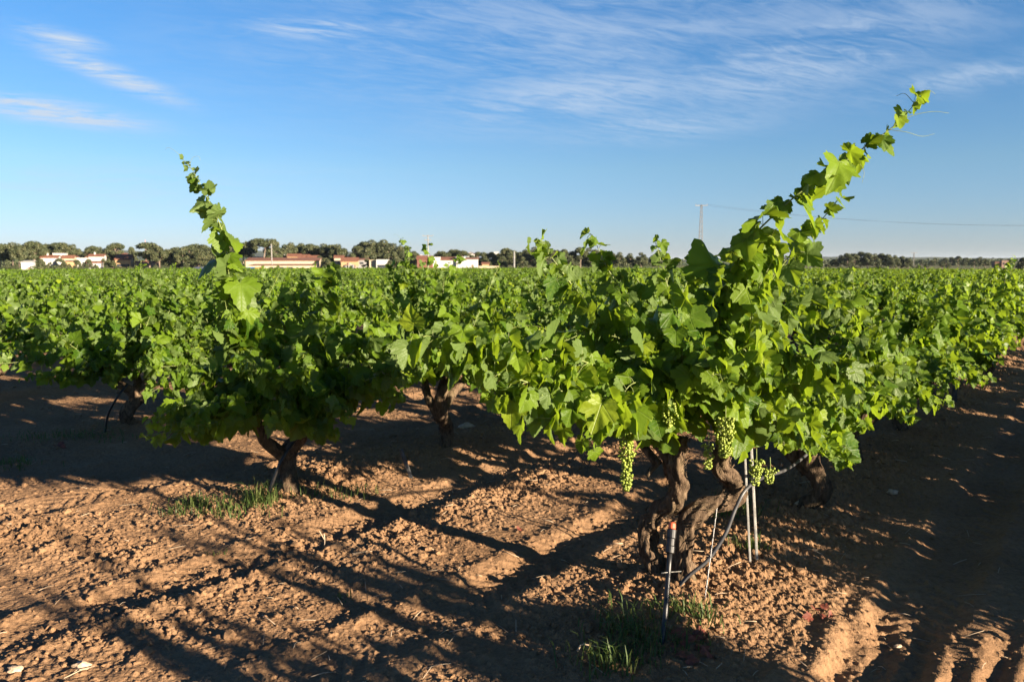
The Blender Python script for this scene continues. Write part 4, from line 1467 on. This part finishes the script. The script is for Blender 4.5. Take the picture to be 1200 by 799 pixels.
building(419, 431, 304.5, 316, VY - 30, 9, M_GREYW, "mono", "grey shed with a dark opening right of the yellow walled house", cat="shed", rise=0.8, windows=[(0.4, 0.7, 2.2, 1.2)])  # dark pane stands in for the shaded opening
building(433, 441, 305, 316, VY - 70, 9, M_CREAM, "flat", "cream tower block of a shed with an open lean-to beside it", cat="shed")
building(441, 455, 304.5, 308, VY - 72, 9, M_WHITE, "flat", "white lean-to canopy over a dark bay beside the cream shed", cat="shed", windows=[(0.5, 0.42, 5.0, 1.8)])  # dark pane put in for the shade under the canopy
building(428, 436, 303.5, 306, VY + 10, 8, M_DARKW, "ridge", "dark red roofed house behind the cream shed", rise=1.2)
building(489, 507, 303.5, 316, VY - 40, 10, M_DARKW, "ridge", "dark brick house with a red roof behind the power pole", rise=1.8, windows=[(0.3, 0.5, 1.2, 1.4), (0.7, 0.5, 1.2, 1.4)])
building(490.5, 494.5, 299, 304, VY + 20, 6, M_WHITE, "flat", "tiny white block above the dark brick house by the power pole")
# the white two storey building
BW = VY - 110
building(507.5, 516, 301.5, 316, BW, 12, M_WHITE, "flat", "white tower at the left end of the two storey farm building", cat="farm building", name="farm_building", windows=[(0.5, 0.25, 0.7, 1.0)])
building(516.2, 534.5, 304.6, 316, BW + 1, 12, M_WHITE, "ridge", "white two storey middle wing with a row of windows and a red roof", cat="farm building", name="farm_building", rise=1.3,
         windows=[(0.25, 0.55, 0.6, 0.8), (0.5, 0.55, 0.6, 0.8), (0.75, 0.55, 0.6, 0.8), (0.1, 0.2, 0.6, 0.8), (0.6, 0.2, 0.6, 0.8)])
building(534.7, 545, 301.5, 316, BW, 12, M_WHITE, "flat", "white upper block with two windows in the farm building's centre", cat="farm building", name="farm_building", windows=[(0.1, 0.58, 0.6, 0.8), (0.33, 0.58, 0.6, 0.8), (0.5, 0.2, 0.7, 0.9)])
building(545.2, 560, 303.6, 316, BW + 1, 12, M_WHITE, "mono", "broad white right wing with a tall dark door", cat="farm building", name="farm_building", rise=0.7, door=(0.58, 0.9, 3.2))
building(547.5, 556, 297.5, 304, VY + 20, 8, M_WHITE, "side", "white house behind the farm building's right wing", rise=1.0)
building(561, 585, 312, 316, VY - 80, 0.6, M_CREAM, "flat", "low pale wall right of the white farm building", cat="wall", name="boundary_wall")
building(565, 573, 309, 314, VY - 60, 5, M_OCHRE, "ridge", "small ochre hut behind the low pale wall", cat="hut", rise=0.7)
building(579, 584, 295.5, 300, VY + 120, 7, M_WHITE, "flat", "white block peeping above the dark tree line")
building(700, 708, 311, 314, VY - 60, 5, M_WHITE, "flat", "tiny white hut below the tree line right of the concrete pole", cat="hut")
# ruin on the right
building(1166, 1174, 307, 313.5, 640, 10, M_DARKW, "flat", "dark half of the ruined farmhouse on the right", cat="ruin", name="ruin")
building(1174, 1182, 305.5, 313.5, 638, 10, M_PINK, "flat", "pink wall of the ruined farmhouse on the right", cat="ruin", name="ruin", windows=[(0.25, 0.6, 1.2, 1.6)])


# junk in the warehouse yard: boxes of rubble, vehicles
def yard():
    r = np.random.default_rng(4)
    mb = MB()
    for k in range(90):
        p = at(r.uniform(395, 423), 318, VY - 95)
        g = float(slope(np.array(p[0]), np.array(p[1])))
        s = r.uniform(0.4, 1.1, 3)
        f = 1 - abs((p[0] - at(409, 318, VY - 95)[0]) / 7)
        z = g + max(0, r.uniform(0, 3.6 * max(f, 0.2)))
        c = np.array([p[0], p[1] + r.uniform(-2, 2), z])
        V, T = ICO1
        mb.add(V * s * (1 + 0.25 * r.normal(size=(len(V), 1))) + c, T, mat=int(r.integers(3)))
    tag(mb.build("rubble", [M_WHITE, M_GREYW, M_PINK], smooth=False), "heap of white and pinkish rubble in the warehouse yard", kind="stuff")


yard()


def vehicle(px, Y, col, label, L=4.2, Hh=1.5, van=False, yaw=0.0):
    p = at(px, 316, Y)
    g = float(slope(np.array(p[0]), np.array(Y)))
    m = plain("car_paint", col, 0.3, 0.2, var=0.03)
    root = empty("parked_car", (p[0], Y, g), label, "car", "vehicles in the warehouse yard", math.radians(yaw))
    if van:
        prof = [(0, .35), (0, 1.0), (.08, 1.9), (.2, Hh), (.98, Hh), (1, 1.2), (1, .35)]
        glass = [(.09, 1.2), (.13, 1.85), (.30, 1.85), (.30, 1.2)]
    else:
        prof = [(0, .35), (0.01, .75), (.24, .92), (.36, Hh), (.74, Hh), (.9, .95), (1, .88), (1, .35)]
        glass = [(.30, .97), (.38, Hh - .08), (.72, Hh - .08), (.82, .97)]
    for nm, pr, wd, mt in (("body", prof, 0.85, m), ("window", glass, 0.86, M_GLASS)):
        mb = MB()
        k = len(pr)
        V = [[x * L - L / 2, s * wd, z] for s in (-1, 1) for x, z in pr]
        mb.add(V, Q=[[q, (q + 1) % k, k + (q + 1) % k, k + q] for q in range(k)])
        mb.T.append(np.array([[s * k, s * k + q, s * k + q + 1] if s else [0, q + 1, q] for s in (0, 1) for q in range(1, k - 1)]))
        mb.tm.append(np.zeros(len(mb.T[-1]), int))
        mb.build(nm, mt, root, False)
    for sx in (-.3, .32):
        for sy in (-.8, .8):
            w_ = MB()
            w_.tube(np.array([[sx * L, sy - .12, .33], [sx * L, sy + .12, .33]]), 0.33, 14)
            w_.build("wheel", M_PIPE, root, False)


vehicle(291.5, VY - 130, (0.05, 0.14, 0.45), "blue van parked at the left end of the warehouses", 5.0, 2.2, True)
vehicle(302, VY - 128, (0.45, 0.22, 0.04), "yellow brown van in the warehouse yard beside the blue one", 4.4, 2.1, True)
vehicle(319, VY - 130, (0.03, 0.03, 0.035), "black car parked before the warehouse, left of a grey one")
vehicle(326, VY - 130, (0.10, 0.10, 0.11), "grey car parked before the warehouse, between two dark ones")
vehicle(333, VY - 130, (0.035, 0.035, 0.05), "dark car parked before the warehouse, right of a grey one")
p = at(233, 316, 260)
g = float(slope(np.array(p[0]), np.array(260.0)))
mb = MB()
mb.add([[-2.2, -.9, 0], [2.2, -.9, 0], [2.2, .9, 0], [-2.2, .9, 0], [-1.7, -.6, 1.35], [1.8, -.6, 1.5], [1.8, .6, 1.5], [-1.7, .6, 1.35], [0, -.7, 1.7], [0, .7, 1.7]],
       Q=[[0, 1, 5, 4], [1, 2, 6, 5], [2, 3, 7, 6], [3, 0, 4, 7]], T=[[4, 5, 8], [6, 7, 9], [5, 6, 9], [5, 9, 8], [7, 4, 8], [7, 8, 9]])
tag(mb.build("tarpaulin_heap", plain("blue_grey_tarp", (0.06, 0.07, 0.11), 0.5), smooth=False, loc=(p[0], 260, g + 0.35)), "dark blue tarpaulin over a heap at the field's far edge", "tarpaulin")

# ------------------------------------------------------------------ poles and wires
def pylon(px, ytop, Y, label, base_w=2.2):
    t = at(px, ytop, Y)
    g = float(slope(np.array(t[0]), np.array(Y)))
    H = t[2] - g
    root = empty("lattice_pylon", (t[0], Y, g), label, "pylon")
    mb = MB()
    def wd(z):
        return base_w * (1 - 0.72 * z / H) / 2
    for sx in (-1, 1):
        for sy in (-1, 1):
            mb.tube([[sx * wd(0), sy * wd(0), -.3], [sx * wd(H), sy * wd(H), H]], 0.07, 4)
    n = 14
    for k in range(n):
        z0_, z1_ = H * k / n, H * (k + 1) / n
        for sx, sy, ux, uy in ((-1, -1, 1, -1), (1, -1, 1, 1), (1, 1, -1, 1), (-1, 1, -1, -1)):
            mb.tube([[sx * wd(z0_), sy * wd(z0_), z0_], [ux * wd(z1_), uy * wd(z1_), z1_]], 0.035, 4)
            mb.tube([[ux * wd(z0_), uy * wd(z0_), z0_], [sx * wd(z1_), sy * wd(z1_), z1_]], 0.035, 4)
    mb.build("mast", M_METALW, root, False)
    arm = MB()
    arm.box((-2.7, -.16, H - 0.35), (2.7, .16, H - 0.05))
    for q in (-2.6, 0, 2.6):
        arm.tube([[q, 0, H - .05], [q, 0, H + .45]], 0.1, 6)
    arm.build("crossarm", M_METALW, root, False)
    return np.array([t[0], Y, g + H + 0.4])


def pole(px, ytop, Y, rad, label, arms=False, mat=None, name="power_pole", cat="pole"):
    t = at(px, ytop, Y)
    g = float(slope(np.array(t[0]), np.array(Y)))
    root = empty(name, (t[0], Y, g), label, cat)
    mb = MB()
    mb.tube([[0, 0, -.4], [0, 0, (t[2] - g) * 0.5], [0, 0, t[2] - g]], [rad * 1.35, rad * 1.15, rad], 10)
    mb.build("shaft", mat or M_METALW, root, False)
    if arms:
        for dz, hw in ((-0.4, 2.3), (-2.2, 1.3)):
            a = MB()
            a.box((-hw, -.14 - rad, t[2] - g + dz - .12), (hw, .02 - rad, t[2] - g + dz + .12))
            for q in (-hw * .92, 0, hw * .92):
                a.tube([[q, -rad - .06, t[2] - g + dz + .12], [q, -rad - .06, t[2] - g + dz + .5]], 0.1, 6)
            a.build("crossarm", M_METALW, root, False)
    return np.array([t[0], Y, t[2]])


py1 = pylon(822, 240.5, 360, "lattice power pylon rising behind the corner vine's long shoot")
py2 = pylon(1071, 296, 700, "small far lattice pylon beside the dark pine clump on the right", 1.6)
po1 = pole(501.5, 275.5, 345, 0.20, "tall pole with two crossarms left of the white farm building", True)
po2 = pole(602.5, 295, 230, 0.23, "thick concrete pole in front of the tree line, right of the farm building", mat=M_GREYW)
po3 = pole(318, 286, 400, 0.25, "pale post standing before the round pines by the warehouses", mat=M_METALW)
ms = pole(170.2, 281, 540, 0.16, "thin red and white mast sticking up behind the big pine", mat=plain("red_white_paint", (0.55, 0.25, 0.22), 0.6), name="radio_mast", cat="mast")
sp = pole(4, 296, VY - 30, 0.12, "thin lamp post at the village's left end", name="street_lamp", cat="lamp")


def wire(a, b, sag, label):
    t = np.linspace(0, 1, 40)[:, None]
    P = a + (b - a) * t
    P[:, 2] -= sag * 4 * (t[:, 0] * (1 - t[:, 0]))
    mb = MB()
    mb.tube(P, 0.026, 4)
    tag(mb.build("power_line", M_DARKST), label, "wire", "power lines")


far_r = at(1330, 262, 330)
far_l = po1 + np.array([0, 0, -0.3])
for k, q in enumerate((-2.6, 2.6)):
    wire(py1 + [q, 0, 0], far_r + [0, q, 0], 4.0, "power line sagging to the right from the pylon's %s" % ("left arm end" if k == 0 else "right arm end"))


# ------------------------------------------------------------------ trees
def pine_variant(seed, kind):
    """unit scale tree 10 m tall; kind: round, umbrella, dense, shrub"""
    r = np.random.default_rng(seed)
    root = empty("pine_tree" if kind != "shrub" else "bush", (0, 0, 0))
    mb = MB()
    H = 10.0
    if kind != "shrub":
        top = np.array([r.normal(0, .5), r.normal(0, .5), H * 0.80])
        st = spline([[0, 0, -.4], [r.normal(0, .25), r.normal(0, .25), H * 0.35], top], 12)
        mb.tube(st, np.linspace(0.26, 0.09, 12), 8, 0, 0.2, seed)
    blobs = []
    nb = {"round": 26, "umbrella": 22, "dense": 30, "shrub": 12}[kind]
    for k in range(nb):
        a, q = r.uniform(0, 6.28), math.sqrt(r.random())
        if kind == "umbrella":
            c = np.array([math.cos(a) * q * 3.4, math.sin(a) * q * 3.4, H * 0.83 + (1 - q * q) * 0.7 + r.normal(0, .3)])
            s = r.uniform(0.9, 1.35)
        elif kind == "round":
            z = r.uniform(-1, 1)
            rr = math.sqrt(max(0, 1 - z * z)) * (0.55 + 0.45 * q)
            c = np.array([math.cos(a) * rr * 2.9, math.sin(a) * rr * 2.9, H * 0.68 + z * 2.35])
            s = r.uniform(0.9, 1.4)
        elif kind == "dense":
            z = r.random()
            rr = (1 - z ** 2.2) * (0.5 + 0.5 * q) + 0.12
            c = np.array([math.cos(a) * rr * 3.0, math.sin(a) * rr * 3.0, 2.2 + z * 6.9])
            s = r.uniform(0.9, 1.35)
        else:
            c = np.array([math.cos(a) * q * 3.6, math.sin(a) * q * 3.0, 1.6 + r.uniform(0, 2.4) * (1.1 - q)])
            s = r.uniform(1.1, 1.7)
        blobs.append((c, s, r.uniform(0.15, 0.75)))
        if kind != "shrub" and k % 2 == 0:
            j = int(np.argmin(np.abs(st[:, 2] - (c[2] - 1.8))))
            mb.tube(spline([st[j], (st[j] + c) / 2 + [0, 0, -.2], c], 6), np.linspace(0.09, 0.03, 6), 5)
    if kind != "shrub":
        mb.build("trunk", M_TRUNK_FAR, root)
    P, N, A, S, T = [], [], [], [], []
    for c, s, tn in blobs:
        n = 260
        d = r.normal(size=(n, 3))
        d /= np.linalg.norm(d, axis=1)[:, None]
        rad = s * r.uniform(0.60, 1.05, (n, 1)) * np.array([1, 1, 0.78])
        P.append(c + d * rad)
        N.append(d + r.normal(0, .45, (n, 3)))
        A.append(r.normal(size=(n, 3)))
        S.append(r.uniform(0.20, 0.42, n))
        T.append(np.clip(tn + r.normal(0, .18, n), 0, 1))
    V, F, (tt, luv) = leaf_mesh(np.concatenate(P), np.concatenate(A), np.concatenate(N), np.concatenate(S), np.concatenate(T), LEAF_FAR, r)
    mesh_obj("crown", V, [F], M_PINE, root, floats={"tint": tt, "leafuv": luv})
    return root


VAR = {k: [pine_variant(60 + q * 7 + len(k), k) for q in range(n)] for k, n in (("round", 4), ("umbrella", 2), ("dense", 4), ("shrub", 2))}
tused = set()


def tree(px, ytop, Y, kind, label, group, wide=1.0, cat="tree"):
    r = np.random.default_rng(int(px * 13 + Y))
    src = VAR[kind][int(r.integers(len(VAR[kind])))]
    o = src if src.name not in tused else copy_tree(src)
    tused.add(src.name)
    p = at(px, ytop, Y)
    g = float(slope(np.array(p[0]), np.array(float(Y))))
    s = (p[2] - g) / {"round": 9.9, "umbrella": 9.6, "dense": 9.7, "shrub": 5.0}[kind]
    o.location = (p[0], Y, g)
    o.rotation_euler = (0, 0, r.uniform(0, 6.28))
    o.scale = (s * wide, s * wide, s)
    tag(o, label, cat, group)


GR = [
    ("pine in the tall grove at the village's far left end", "pines of the far left grove", "round", 1.0, [(-8, 286, 470), (3, 285.5, 450), (13, 284, 455), (21, 286, 440), (28, 287, 480), (39, 283.5, 470), (34, 286, 500), (45, 287, 500), (-2, 288, 500)]),
    ("pine in the row right behind the leftmost white houses", "pines behind the leftmost white houses", "round", 1.0, [(53, 287, 540), (59, 286, 550), (66, 285.5, 545), (72, 285, 540), (78, 288, 545), (84, 287, 540), (89, 291, 545)]),
    ("pine in the close pair left of the big orange roof", "pines left of the orange roof", "round", 1.1, [(108, 288, 520), (115, 289.5, 530), (122, 291, 520)]),
    ("tall pine standing over the orange roofed houses", None, "round", 1.0, [(136, 284.5, 520)]),
    ("slim grey green tree right beside the orange roof", None, "dense", 0.55, [(154, 289.5, 500)]),
    ("big broad pine under the red and white mast", None, "round", 1.55, [(174, 285, 470)]),
    ("smaller pine leaning on the big broad one under the mast", None, "round", 1.2, [(186, 290.5, 465)]),
    ("round dark pine in the clump left of the tall upright shoot", "round pines left of the upright shoot", "dense", 1.25, [(198, 291, 470), (206, 289.5, 480), (213, 291, 465), (221, 288, 500), (228, 286, 520), (232, 291, 465), (238, 288, 510), (246, 289, 470)]),
    ("pine behind the tall upright shoot", "pines behind the upright shoot", "round", 1.1, [(258, 287, 500), (270, 286, 500), (284, 282.5, 480), (291, 283.5, 480)]),
    ("umbrella pine with a clear gap under its crown, by the pale post", None, "umbrella", 1.25, [(309, 281, 460)]),
    ("low pine below the umbrella pine by the pale post", "low pines by the pale post", "dense", 1.1, [(315, 290, 470), (323, 289, 480), (331, 291, 500)]),
    ("pine in the long even row above the warehouses", "pines above the warehouses", "round", 1.15, [(339, 284.5, 520), (347, 285, 525), (355, 285, 530), (363, 286.5, 520), (371, 287.5, 530), (380, 285.5, 520), (386, 286, 510), (396, 287, 500), (374, 290, 540), (352, 288, 545)]),
    ("pine in the tall dark clump left of the crossarm pole", "pines of the dark clump left of the pole", "dense", 1.15, [(419, 288.5, 500), (427, 284, 510), (436, 282.5, 500), (444, 283.5, 510), (451, 282, 500), (460, 285.5, 500), (468, 287, 490), (476, 290, 500), (485, 294, 490), (430, 290, 470), (456, 289, 470)]),
    ("round pine over the white farm building", "pines over the farm building", "dense", 1.35, [(517, 293, 470), (523, 296, 465), (533, 291, 470), (542, 294.5, 465), (550, 297, 475)]),
    ("dark tree in the long line right of the farm building", "trees right of the farm building", "dense", 1.2,
     [(560, 296, 560), (567, 296, 520), (575, 294, 510), (585, 296, 520), (594, 290, 500), (601, 293, 540), (609, 295, 500), (618, 291, 500), (626, 290, 520), (634, 293, 490), (643, 291, 500), (652, 292, 510), (661, 292, 500), (670, 293, 505), (680, 290.5, 500), (689, 291, 510), (697, 293, 500), (706, 293, 500), (716, 295, 510), (726, 296, 500), (738, 297, 520), (752, 296, 510), (766, 298, 520), (568, 300, 470), (588, 300, 460), (612, 300, 450), (640, 300, 450), (668, 300, 450), (694, 300, 450)]),
    ("dark pine in the long low wood on the right", "pines of the low wood on the right", "dense", 1.25,
     [(978, 303, 540), (986, 299.5, 540), (993, 297, 535), (1001, 296, 540), (1009, 295.5, 545), (1017, 296, 540), (1025, 297.5, 540), (1033, 298, 545), (1041, 299, 540), (1049, 300, 540), (1057, 301, 545), (1064, 303, 540), (970, 308, 530), (1045, 304, 510), (1060, 307, 510)]),
    ("small tree dotted over the fields toward the sea", "small trees toward the sea", "dense", 1.3,
     [(1080, 304, 800), (1092, 305, 700), (1108, 301.5, 820), (1115, 302, 830), (1123, 301, 820), (1132, 302, 820), (1140, 303, 760), (1148, 301.5, 620), (1155, 303, 620), (1104, 307, 560), (1111, 309, 540), (1165, 305, 760), (1085, 309, 560), (1130, 307, 700), (1096, 302.5, 900), (1172, 303, 900), (1183, 302.5, 900), (1142, 304, 610)]),
    ("dark tree cut by the right edge of the photo", None, "dense", 1.1, [(1199, 302, 330)]),
    ("dark round bush alone in the field before the leftmost houses", None, "shrub", 0.9, [(47, 306, 260)]),
    ("brownish bush alone in the field below the orange roof", None, "shrub", 0.85, [(157, 308.5, 230)]),
    ("low bush along the foot of the village houses", "low bushes below the village", "shrub", 1.2, [(20, 309, 440), (62, 309, 430), (84, 311, 430), (97, 311, 430), (112, 312, 425), (125, 311, 430), (140, 311, 430), (170, 311, 430), (182, 310, 440), (200, 311, 440), (217, 311, 440), (8, 309, 440), (245, 311, 430), (262, 311, 430)]),
    ("dark garden tree between the white houses of the village's left part", "garden trees between the white houses", "dense", 1.0, [(47.5, 303, 468), (69.5, 302.5, 470), (73, 304.5, 460), (90, 304, 458), (103.5, 303, 462), (104.5, 306, 440), (121, 303, 470), (127, 304, 460), (132.5, 305, 455), (58, 308, 440), (81, 308.5, 450), (98, 309, 440), (112, 309.5, 430), (76, 307, 440)]),
    ("dark garden tree between the warehouses and the yellow walled house", "garden trees by the warehouses", "dense", 1.1, [(374, 300, 470), (382, 302, 440), (388, 300, 460), (311, 301, 470), (430, 304, 420), (457, 305, 400), (464, 303, 410)]),
    ("low bush along the foot of the dark tree line", "low bushes below the tree line", "shrub", 1.2, [(590, 312, 440), (615, 312, 435), (640, 312, 440), (665, 312, 440), (690, 312, 440), (715, 312, 440), (740, 312, 440), (430, 313, 390), (452, 313, 385), (1000, 310, 480), (1030, 310, 490), (1075, 311, 480)]),
]
for label, group, kind, wide, places in GR:
    for px, yt, Y in places:
        h = random.uniform(0.9, 1.12)
        tree(px, yt + random.uniform(-0.6, 0.6), Y, kind, label, group, wide * h, "bush" if kind == "shrub" else "tree")
for ks in VAR.values():
    for src in ks:
        if src.name not in tused:
            for ch in list(src.children):
                bpy.data.objects.remove(ch)
            bpy.data.objects.remove(src)


# ------------------------------------------------------------------ far wooded land, hills and the sea
def far_wood():
    r = np.random.default_rng(12)
    n = 5200
    a = np.radians(np.concatenate([r.uniform(-36, 12, n // 2), r.uniform(17, 36, n // 2)]))
    d = np.concatenate([r.uniform(700, 1500, n // 2), r.uniform(950, 1700, n // 2)])
    x, y = np.sin(a) * d, np.cos(a) * d
    ok = fbm(x / 120, y / 60, 3, 15) > 0.50
    x, y = x[ok], y[ok]
    K = 14
    n = len(x) * K
    c = np.stack([np.repeat(x, K), np.repeat(y, K), np.repeat(slope(x, y) + 3.0, K)], -1) + r.normal(0, 1, (n, 3)) * [2.6, 2.6, 1.6]
    V, F, (t, l) = leaf_mesh(c, r.normal(size=(n, 3)), r.normal(size=(n, 3)) + [0, -.5, .6], r.uniform(1.2, 2.6, n), np.clip(r.normal(.3, .2, n), 0, 1), LEAF_FAR, r)
    tag(mesh_obj("far_woods", V, [F], M_PINE, floats={"tint": t, "leafuv": l}), "distant woods that read as one dark band behind the village", "woods", kind="stuff")


far_wood()


def ridge(name, a0, a1, dist, hgt, seed, mat):
    n, m = 160, 10
    A = np.radians(np.linspace(a0, a1, n))
    V = []
    for k in range(m):
        f = k / (m - 1)
        dd = dist + (f - 0.5) * dist * 0.35
        prof = math.sin(math.pi * f) ** 0.8
        hh = hgt * (0.45 + 0.9 * fbm(np.linspace(0, 9, n), np.full(n, f * 2.0), 3, seed)) * prof * np.sin(np.linspace(0, math.pi, n)) ** 0.4
        V.append(np.stack([np.sin(A) * dd, np.cos(A) * dd, -4.5 + hh], -1))
    V = np.concatenate(V)
    i, j = np.meshgrid(np.arange(m - 1), np.arange(n - 1), indexing="ij")
    a = i * n + j
    Q = np.stack([a, a + 1, a + n + 1, a + n], -1).reshape(-1, 4)
    tag(mesh_obj(name, V, [Q], mat), kind="structure")


M_HILL = plain("wooded_hill", (0.055, 0.075, 0.04), 0.95, var=0.25, scale=0.004)
ridge("hills", -38, -4, 4200, 52, 5, M_HILL)
ridge("hills", 8, 38, 3300, 20, 9, M_HILL)
M_SEA = plain("sea_water", (0.05, 0.12, 0.20), 0.35, var=0.1, scale=0.001)
A = np.radians(np.linspace(18, 44, 20))
V = np.concatenate([np.stack([np.sin(A) * d, np.cos(A) * d, np.full(20, -3.9)], -1) for d in (5200, 9000, 16000, 29000)])
i, j = np.meshgrid(np.arange(3), np.arange(19), indexing="ij")
q = i * 20 + j
tag(mesh_obj("sea", V, [np.stack([q, q + 1, q + 21, q + 20], -1).reshape(-1, 4)], M_SEA), kind="structure")


# ------------------------------------------------------------------ the air between here and the hills
hm = bpy.data.materials.new("haze_air")
hm.use_nodes = True
ht = NT(hm.node_tree)
hv = ht.n("ShaderNodeVolumePrincipled")
hv.inputs["Color"].default_value = (0.70, 0.84, 1.0, 1)
hv.inputs["Density"].default_value = 0.00003
hv.inputs["Anisotropy"].default_value = 0.2
ht.t.links.new(hv.outputs[0], ht.n("ShaderNodeOutputMaterial").inputs["Volume"])
mb = MB()
mb.box((-31000, -31000, -8), (31000, 31000, 75))
tag(mb.build("haze", hm, smooth=False), "thin haze in the air over the far land", kind="stuff")
